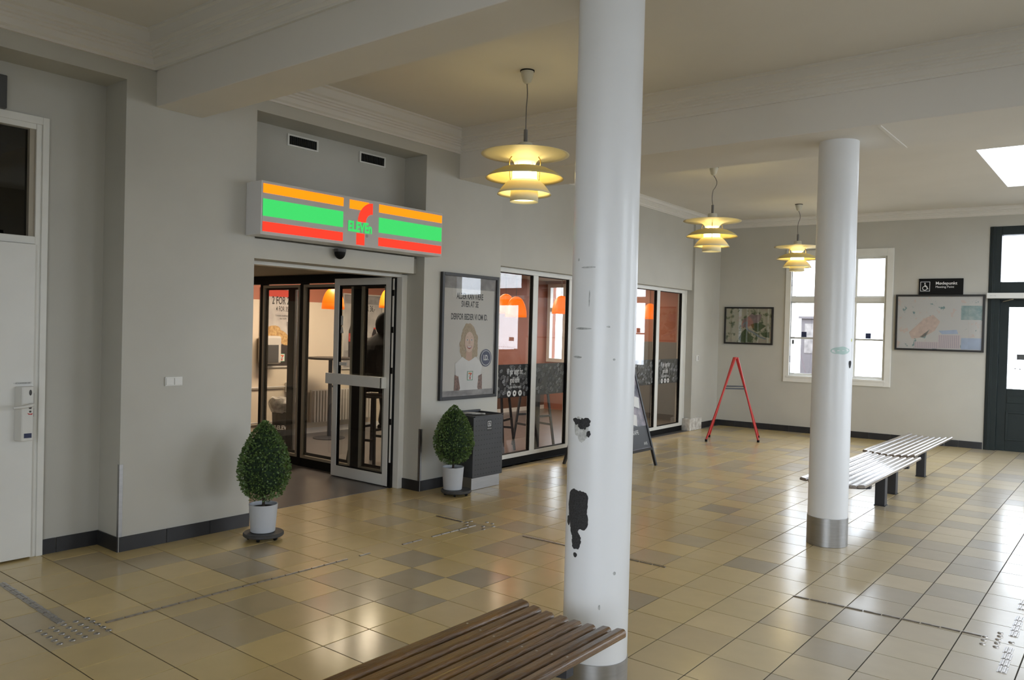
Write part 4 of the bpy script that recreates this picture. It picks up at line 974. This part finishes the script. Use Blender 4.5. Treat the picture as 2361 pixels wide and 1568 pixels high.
# ------------------------------------------------------------------ pendant lamps of the hall
def pendant(x, y, label, rz, slack):
    zr = 2.914
    t = empty('pendant_lamp', (x,y,zr), label=label, cat='pendant lamp', group='tiered yellowed pendant lamps')
    c = (x,y,zr)
    MB().lathe([(0.055,ZC-zr),(0.055,ZC-zr-0.008)], 24, c, cap0=True, cap1=True).build('ceiling_ring', M['black'], t)
    MB().lathe([(0.05,ZC-zr-0.008),(0.048,ZC-zr-0.03),(0.032,ZC-zr-0.085),(0.014,ZC-zr-0.10),(0,ZC-zr-0.10)], 24, c).build('ceiling_cup', M['canopy'], t, smooth=True)
    zt, zb = ZC-zr-0.10, 0.19
    pth = [(x+slack*math.sin(2*PI*k/10)*(1.2 if k < 5 else .3)*0.783, y+slack*math.sin(2*PI*k/10)*(1.2 if k < 5 else .3)*0.62, zr+zt+(zb-zt)*k/10) for k in range(11)]
    MB().tube(pth,0.0042,6).build('cord', M['cable'], t, smooth=True)
    MB().lathe([(0.015,0.19),(0.015,0.088)], 14, c, cap0=True).build('stem', M['cable'], t, smooth=True)
    MB().lathe([(0,0.092),(0.05,0.088),(0.055,0.08),(0.055,0.045),(0.06,0.038)], 28, c).build('top_cap', M['canopy'], t, smooth=True)
    S = [('top_shade', [(0.335,0.0),(0.30,0.008),(0.22,0.004),(0.15,-0.010),(0.11,-0.028),(0.088,-0.050),(0.079,-0.070)], 0.0),
         ('middle_shade', [(0.098,-0.090),(0.12,-0.094),(0.18,-0.110),(0.24,-0.138),(0.275,-0.162),(0.297,-0.182)], 0),
         ('lower_shade', [(0.098,-0.192),(0.115,-0.197),(0.145,-0.222),(0.175,-0.257),(0.193,-0.282),(0.206,-0.302)], 0),
         ('bottom_shade', [(0.103,-0.262),(0.105,-0.31),(0.107,-0.358)], 0)]
    for nm, prf, _ in S:
        MB().lathe(prf, 48, c).build(nm, M['shadein'] if nm != 'middle_shade' else M['shade'], t, smooth=True, solid=0.0018)
    MB().lathe([(0,-0.050),(0.045,-0.055),(0.062,-0.085),(0.092,-0.12),(0.094,-0.185),(0.085,-0.20),(0.07,-0.23),(0.070,-0.285),(0,-0.29)], 24, c).build('glass_diffuser', M['bulb'], t, smooth=True)
    MB().lathe([(0,-0.338),(0.09,-0.338),(0.101,-0.334)], 28, c).build('diffuser_disc', M['disc'], t, smooth=True)
    for k in range(3):
        a = rz + 2*PI*k/3; cs, sn = math.cos(a), math.sin(a)
        MB().tube([(x+r_*cs, y+r_*sn, zr+z) for r_, z in ((0.115,-0.025),(0.130,-0.045),(0.137,-0.075),(0.134,-0.105),(0.128,-0.15),(0.122,-0.206))],0.004,6).build('strut', M['brass'], t, smooth=True)
    return t
pendant(1.512,2.883,'tiered yellow pendant lamp nearest the camera, left of the near column',0.136,0.004)
pendant(1.222,6.872,'middle tiered yellow pendant lamp, right of the near column',-1.143,0.035)
pendant(1.161,9.996,'farthest tiered yellow pendant lamp, in front of the back window',-0.194,0.022)

# ------------------------------------------------------------------ red folding stand
rs = empty('folding_stand', (0.42,9.6,0), label='empty red A-shaped folding stand in the far left corner', cat='stand')
ap = (0.415,9.61)
FE = [((0.214,9.088),(0.797,9.616)), ((0.035,9.586),(0.603,10.12))]
for k, (a, b2) in enumerate(FE):
    off = Vector((0.02,-0.02,0)) if k == 0 else Vector((-0.02,0.02,0))
    along = (Vector((*b2,0))-Vector((*a,0))).normalized()
    for p_, sg_ in ((a,-1),(b2,1)):
        top = Vector((ap[0],ap[1],1.245))+off+along*0.016*sg_
        MB().tube([(p_[0],p_[1],0.025),tuple(top)],0.0145,10).build('leg', M['red'], rs, smooth=True)
        MB().tube([(p_[0],p_[1],0.0),(p_[0],p_[1],0.035)],0.018,10).build('rubber_foot', M['black'], rs, smooth=True)
    for hgt in (0.76,):
        f0 = hgt/1.245
        L = Vector((*a,0)).lerp(Vector((ap[0],ap[1],1.245))+off, f0); R_ = Vector((*b2,0)).lerp(Vector((ap[0],ap[1],1.245))+off, f0)
        L.z = R_.z = 0.78 if k == 0 else 0.80
        MB().bar(L,R_,0.012,0.020).build('crossbar', M['charc'], rs)
MB().tube([(ap[0]-.028,ap[1]+.028,1.238),(ap[0]+.028,ap[1]-.028,1.238)],0.012,10).build('hinge_pin', M['red'], rs, smooth=True)

# ------------------------------------------------------------------ black A-board behind the near column
ab = empty('pavement_board', (0.29,6.26,0), label='black A-frame advertising board on the floor behind the near column', cat='sign board')
for sg_, nm in ((1,'front'),(-1,'rear')):
    xb, xt = 0.29+sg_*0.413, 0.29+sg_*0.015; zt = 1.32
    def AP(y, z, o=0): return (xb+(xt-xb)*z/zt+sg_*o, y, z)
    f_ = MB()
    for y in (5.897,6.63): f_.bar(AP(y,0.0),AP(y,zt),0.03,0.03,side=(0,1,0))
    f_.bar(AP(5.897,0.20),AP(6.63,0.20),0.03,0.03); f_.bar(AP(5.897,zt-.02),AP(6.63,zt-.02),0.03,0.03)
    fo = f_.build('leaf_frame', M['aluborder'], ab)
    nn = Vector((zt,0,-(xt-xb)*1)).normalized()
    mb = MB(); mb.add([AP(5.912,0.215,0.004),AP(6.615,0.215,0.004),AP(6.615,zt-.035,0.004),AP(5.912,zt-.035,0.004),AP(5.912,0.215,-0.006),AP(6.615,0.215,-0.006),AP(6.615,zt-.035,-0.006),AP(5.912,zt-.035,-0.006)],[(0,1,2,3),(4,7,6,5),(0,4,5,1),(1,5,6,2),(2,6,7,3),(3,7,4,0)])
    mb.build('poster_panel', M['aboard_print'], fo)
    if sg_ > 0:
        V = Vector((xt-xb,0,zt)).normalized(); cv = Canvas(AP(6.263,0.22,0.0055),(0,1,0),tuple(V))
        cv.rect(-.35,.35,0,.26,M['aluborder']); cv.up(); cv.text('AVIS',.24,.05,.05,M['pwhite'],.8); cv.text('FRISK KAFFE',0,.19,.07,M['pwhite'],.7)
        for k in range(9):
            q = random.Random(k+40); u, v = -.28+.56*q.random(), .34+.55*q.random()
            cv.poly([(u-.09,v-.05),(u+.06,v-.09),(u+.10,v+.04),(u-.05,v+.08)], (M['pwhite'],M['pgrey'],M['shirt'])[k%3]); cv.up()
        cv.build('panel_print', fo)

# ------------------------------------------------------------------ back wall: window_1
w1 = struct(empty('window_1', (1.33,BWY(1.33),0.93)))
MB(bw).box(0.535,0.625,0,0.022,0.83,3.02).box(2.07,2.165,0,0.022,0.83,3.0).box(0.625,2.07,0,0.022,2.88,3.0).box(0.625,2.07,0,0.022,0.83,0.925).build('casing', M['white'], w1, bevel=0.004)
MB(bw).box(0.585,2.09,-0.06,0.03,0.90,0.935).build('sill', M['white'], w1, bevel=0.004)
XS = [(0.61,1.005),(1.115,1.51),(1.622,2.022)]
f_ = MB(bw)
f_.box(0.55,0.60,-0.14,-0.005,0.93,2.92).box(2.035,2.10,-0.14,-0.005,0.93,2.92).box(0.60,2.035,-0.14,-0.06,2.875,2.92)
f_.box(1.03,1.09,-0.14,-0.05,0.93,2.92).box(1.535,1.597,-0.14,-0.05,0.93,2.92)
f_.box(0.60,2.035,-0.14,-0.05,2.165,2.235).box(0.60,2.035,-0.14,-0.06,0.935,0.955)
f_.build('frame', M['white'], w1, bevel=0.004)
for k, (x0, x1) in enumerate(XS):
    for (z0, z1) in ((2.255,2.848),(1.575,2.14),(0.975,1.545)):
        s_ = MB(bw).box(x0-.028,x0,-0.125,-0.085,z0-.022,z1+.03).box(x1,x1+.028,-0.125,-0.085,z0-.022,z1+.03).box(x0,x1,-0.125,-0.085,z0-.022,z0).box(x0,x1,-0.125,-0.085,z1,z1+.03)
        so = s_.build('sash', M['white'], w1)
        MB(bw).box(x0,x1,-0.108,-0.104,z0,z1).build('pane', M['glass'], so)
for x, z in ((0.815,1.60),(1.80,1.60)): MB(bw).box(x-.04,x+.04,-0.1035,-0.1025,z-.022,z+.065).build('sticker', M['navy'], w1)
MB(bw).box(0.625,0.655,-0.1035,-0.1025,1.46,1.525).build('sticker', M['plastic_d'], w1)
for z in (2.42,1.15): MB(bw).box(0.60,0.612,-0.085,-0.07,z,z+.11).build('hinge', M['plastic_d'], w1)

# outside: ground and a kiosk
struct(MB().box(-14,24,-18,30,-0.3,-0.13).build('ground_outside', M['asphalt']))
kk = empty('street_kiosk', (-0.05,14.6,0), label='pale grey kiosk outside seen through the left side of the back window', cat='kiosk')
MB().box(-0.26,0.55,14.5,15.3,-0.13,1.95).build('body', M['kiosk'], kk, bevel=0.01)
MB().box(-0.18,0.47,14.49,14.5,1.25,1.85).build('display', M['pgrey'], kk)
MB().box(-0.30,0.60,14.45,15.35,1.95,2.0).build('roof', M['kiosk'], kk)

# ------------------------------------------------------------------ maps and sign on back wall
def wallmap(name, x0, x1, z0, z1, d, label, m):
    t = empty(name, ((x0+x1)/2,BWY((x0+x1)/2)-0.02,z0), label=label, cat='map'); e_ = 0.028
    MB(bw).box(x0,x0+e_,0.001,d,z0,z1).box(x1-e_,x1,0.001,d,z0,z1).box(x0+e_,x1-e_,0.001,d,z0,z0+e_).box(x0+e_,x1-e_,0.001,d,z1-e_,z1).build('frame', M['mapframe'], t, bevel=0.002)
    MB(bw).box(x0+e_,x1-e_,0.002,d-0.016,z0+e_,z1-e_).build('map_sheet', m, t)
    MB(bw).box(x0+e_-.002,x1-e_+.002,d-0.006,d-0.003,z0+e_-.002,z1-e_+.002).build('pane', M['pictglass'], t)
    cv = Canvas(((x0+x1)/2,d-0.0154,(z0+z1)/2),(1,0,0),(0,0,1),bw); cv.N = Vector((0,1,0))
    return t, cv
m1 = map_mat('green_map_print', [(0,(0.07,0.10,0.045)),(0.40,(0.20,0.22,0.13)),(0.45,(0.40,0.385,0.29)),(0.60,(0.42,0.35,0.28)),(0.66,(0.36,0.36,0.27))], 9.0, 5)
t, cv = wallmap('wall_map', -0.487,0.348,1.428,2.066,0.03,'smaller black framed green town map left of the back window', m1)
mm = [map_mat('map_forest', [(0,(0.055,0.085,0.035)),(0.5,(0.075,0.11,0.045)),(0.68,(0.30,0.29,0.18))],8,4,3), mat('map_town',(0.24,0.18,0.175),.6,var=.15,scale=20), mat('map_water',(0.20,0.24,0.26),.6), mat('map_cream',(0.42,0.40,0.31),.6,var=.1,scale=20)]
cv.poly([(-.12,-.02),(-.10,.10),(.0,.16),(.05,.21),(.10,.18),(.16,.19),(.22,.20),(.20,.10),(.15,.04),(.05,.0),(-.05,-.03)],mm[1]); cv.up()
cv.poly([(-.16,-.21),(-.10,-.10),(-.04,-.05),(.02,-.14),(.10,-.20),(.05,-.28),(-.14,-.28)],mm[0]); cv.poly([(.04,.02),(.12,.05),(.22,.04),(.30,.0),(.22,-.06),(.16,-.11),(.08,-.07)],mm[0]); cv.poly([(.20,-.12),(.36,-.10),(.36,-.20),(.26,-.18)],mm[0]); cv.up()
riv = [(-.12,-.02),(-.07,.04),(-.02,.06),(-.04,-.02),(0,-.08),(.08,-.11),(.14,-.15),(.20,-.19),(.30,-.22)]
for a, b2 in zip(riv, riv[1:]):
    dx, dz = b2[0]-a[0], b2[1]-a[1]; L = math.hypot(dx,dz); nx, nz = -dz/L*.013, dx/L*.013
    cv.poly([(a[0]-nx,a[1]-nz),(b2[0]-nx,b2[1]-nz),(b2[0]+nx,b2[1]+nz),(a[0]+nx,a[1]+nz)],mm[2])
cv.build('map_print', t)
m2 = map_mat('pale_map_print', [(0,(0.22,0.33,0.33)),(0.375,(0.62,0.61,0.58)),(0.60,(0.66,0.54,0.48)),(0.66,(0.60,0.59,0.56))], 8.0, 7, 5.0)
t, cv = wallmap('wall_map', 2.215,3.400,1.420,2.270,0.042,'large black framed pale city map under the meeting point sign', m2)
m4 = [mat('map_rose',(0.62,0.49,0.42),.6,var=.12,scale=20), mat('map_teal',(0.22,0.34,0.34),.6,scale=14,col2=(0.46,0.54,0.52)), mat('map_list',(0.62,0.54,0.55),.6), mat('map_list_line',(0.42,0.38,0.42),.6), mat('map_blue',(0.40,0.48,0.62),.6,var=.1,scale=9)]
cv.poly([(-.40,-.15),(-.30,-.05),(-.20,.06),(-.08,.12),(.02,.02),(-.05,-.12),(-.20,-.22),(-.36,-.25)],m4[0]); cv.poly([(-.25,-.22),(-.12,-.10),(-.18,-.24)],m4[1]); cv.up()
cv.rect(.29,.57,.05,.26,m4[1]); cv.poly([(.0,-.12),(.24,-.10),(.26,-.16),(.05,-.17)],m4[4]); cv.rect(.30,.57,-.39,-.22,m4[4]); cv.up()
cv.rect(.0,.29,-.38,-.18,m4[2]); cv.rect(-.32,.0,-.39,-.29,m4[2]); cv.up()
for k in range(11): cv.rect(.012+k*.025,.020+k*.025,-.375,-.185,m4[3])
for k in range(12): cv.rect(-.31+k*.026,-.302+k*.026,-.385,-.295,m4[3])
cv.build('map_print', t)
ms = empty('meeting_point_sign', (2.82,BWY(2.82)-0.02,2.30), label='black meeting point sign with wheelchair symbol above the large map', cat='sign')
MB(bw).box(2.523,3.112,0.001,0.030,2.272,2.512).build('panel', M['black'], ms, bevel=0.003)
cv = Canvas((2.523,0.0305,2.275),(1,0,0),(0,0,1),bw); cv.N = Vector((0,1,0))
pw = mat('sign_white',(0.85,0.85,0.85),.5)
for a in ((.022,.028,.045,.19),(.146,.152,.045,.19),(.022,.152,.184,.19),(.022,.152,.045,.051)): cv.rect(*a,pw)
cv.ell(.083,.165,.009,.009,pw,14); cv.ring(.083,.092,.026,.034,pw,28)
cv.poly([(.078,.152),(.089,.152),(.091,.112),(.110,.112),(.122,.075),(.134,.079),(.131,.086),(.125,.084),(.114,.121),(.092,.121),(.092,.128),(.106,.128),(.106,.134),(.091,.134),(.080,.11)],pw)
cv.text('Mødepunkt',.225,.165,.062,pw,1.0,.0006,'LEFT'); cv.text('Meeting Point',.225,.110,.044,pw,1.0,0,'LEFT')
cv.build('lettering', ms)

# ------------------------------------------------------------------ dark green door (door_3)
d3 = struct(empty('door_3', (4.05,BWY(4.05),0)))
f_ = MB(bw)
for x0, x1, s_ in ((3.43,3.58,1),(4.52,4.67,-1)):
    f_.box(x0,x1,-0.16,0.012,0,3.258); a = x0+.02 if s_ > 0 else x0+.07
    f_.box(a,a+.06,0.012,0.026,0,3.258); f_.box(a+.02,a+.035,0.026,0.034,0,3.258)
f_.box(3.58,4.52,-0.16,0.012,3.135,3.258).box(3.58,4.52,-0.16,0.012,2.19,2.452)
f_.build('frame', M['green_door'], d3, bevel=0.004)
MB(bw).box(3.59,4.51,-0.09,-0.085,2.452,3.135).build('transom_pane', M['glass'], d3)
f_ = MB(bw).box(3.57,3.69,-0.10,-0.05,0.001,2.195).box(4.41,4.53,-0.10,-0.05,0.001,2.195).box(3.69,4.41,-0.10,-0.05,2.09,2.195).box(3.69,4.41,-0.10,-0.05,0.001,0.905)
f_.box(3.70,4.40,-0.05,-0.042,0.70,0.80)
lf3 = f_.build('leaf', M['green_door'], d3, bevel=0.004)
MB(bw).box(3.69,3.72,-0.05,-0.035,0.16,0.58).box(4.38,4.41,-0.05,-0.035,0.16,0.58).box(3.72,4.38,-0.05,-0.035,0.55,0.58).box(3.72,4.38,-0.05,-0.035,0.16,0.19).build('panel_moulding', M['green_door'], lf3, bevel=0.004)
MB(bw).box(3.69,4.41,-0.078,-0.073,0.905,2.09).build('pane', M['glass'], lf3)
MB(bw).box(3.80,3.94,-0.0728,-0.0718,1.33,1.41).build('sticker', M['plastic_d'], lf3)
for k in range(10): MB(bw).box(3.775+k*.06,3.795+k*.06,-0.0728,-0.0718,1.19,1.205).build('glass_marking', M['plastic_d'], lf3)
MB(bw).box(3.935,4.2,-0.0728,-0.0718,0.92,1.08).build('magenta_sticker', mat('magenta_print',(0.45,0.03,0.14),.5), lf3)
q_ = empty('door_closer_rail', (4.0,BWY(4.0)-0.05,2.21), label='long white operator box across the top of the dark green door', cat='door operator')
MB(bw).box(3.424,4.66,0.034,0.10,2.21,2.29).build('housing', M['plastic_w'], q_, bevel=0.004)
cv = Canvas((3.50,0.1005,2.25),(1,0,0),(0,0,1),bw); cv.N = Vector((0,1,0)); cv.text('dorma',0,0,.03,M['scuff']); cv.build('maker_lettering', q_)
MB(bw).tube([(3.75,0.06,2.20),(3.62,0.0,2.17),(3.60,-0.045,2.16)],0.008,6).build('arm', M['steel'], q_)

# ------------------------------------------------------------------ other windows of the hall (seen in reflections)
def plain_window(k, ax, fixed, a0, a1, sgn, f=None, zb=0.9, zt=2.9):
    o = struct(empty('window_%d' % k, (0,0,0)))
    def B(mb, u0, u1, z0, z1, d0, d1):
        lo, hi = sorted((fixed+sgn*d0, fixed+sgn*d1))
        return mb.box(u0,u1,lo,hi,z0,z1) if ax == 'x' else mb.box(lo,hi,u0,u1,z0,z1)
    fm = MB(f); m_ = (a0+a1)/2
    for u0, u1, z0, z1 in ((a0,a0+.06,zb,zt),(a1-.06,a1,zb,zt),(a0,a1,zt-.07,zt),(a0,a1,zb,zb+.07),(m_-.035,m_+.035,zb+.07,zt-.07),(a0+.06,a1-.06,2.15,2.23)): B(fm,u0,u1,z0,z1,0.06,0.14)
    fm.build('frame', M['white'], o)
    for u0, u1 in ((a0+.06,m_-.035),(m_+.035,a1-.06)):
        for z0, z1 in ((zb+.07,2.15),(2.23,zt-.07)): B(MB(f),u0,u1,z0,z1,0.10,0.105).build('pane', M['glass'], o)
w4 = struct(empty('window_4', (6.65,11.7,2.3)))
MB(bw).box(6.2,6.25,-0.14,-0.06,2.3,2.95).box(7.05,7.1,-0.14,-0.06,2.3,2.95).box(6.25,7.05,-0.14,-0.06,2.9,2.95).box(6.25,7.05,-0.14,-0.06,2.3,2.35).build('frame', M['white'], w4)
MB(bw).box(6.25,7.05,-0.105,-0.10,2.35,2.9).build('pane', M['glass'], w4)
for k, (a, b2, z0, z1) in enumerate(((1.2,2.8,.9,2.9),(4.7,7.3,.5,3.1),(8.0,10.6,.5,3.1))): plain_window(7+k, 'y', XR, a, b2, 1, None, z0, z1)
plain_window(11, 'x', YF, 3.4, 5.3, -1, None, 0.05, 2.7); plain_window(12, 'x', YF, 5.3, 7.2, -1, None, 0.05, 2.7)
# light portals in the openings (sampling aids only, they give off nothing)
for y0, y1, h_ in ((1.2,2.8,2.0),(4.7,7.3,2.6),(8.0,10.6,2.6)): area_light('portal', (XR+0.25,(y0+y1)/2,1.9 if h_ == 2.0 else 1.8), (0,PI/2,0), h_, y1-y0, 1, (1,1,1), True)
for x0, x1 in ((3.4,7.2),): area_light('portal', ((x0+x1)/2,YF-0.25,1.375), (PI/2,0,0), x1-x0, 2.65, 1, (1,1,1), True)
for x0, x1, z0, z1 in ((0.60,2.05,0.93,2.92),(3.6,4.5,0.9,3.2),(6.2,7.1,2.3,2.95)): area_light('portal', ((x0+x1)/2,BWY((x0+x1)/2)+0.28,(z0+z1)/2), (-PI/2,0,0), x1-x0, z1-z0, 1, (1,1,1), True)
area_light('portal', (4.38,8.68,ZC+0.2), (0,0,0), 1.2, 2.5, 1, (1,1,1), True)
area_light('portal', (-3.75,11.22,1.75), (-PI/2,0,0), 0.8, 1.5, 1, (1,1,1), True)
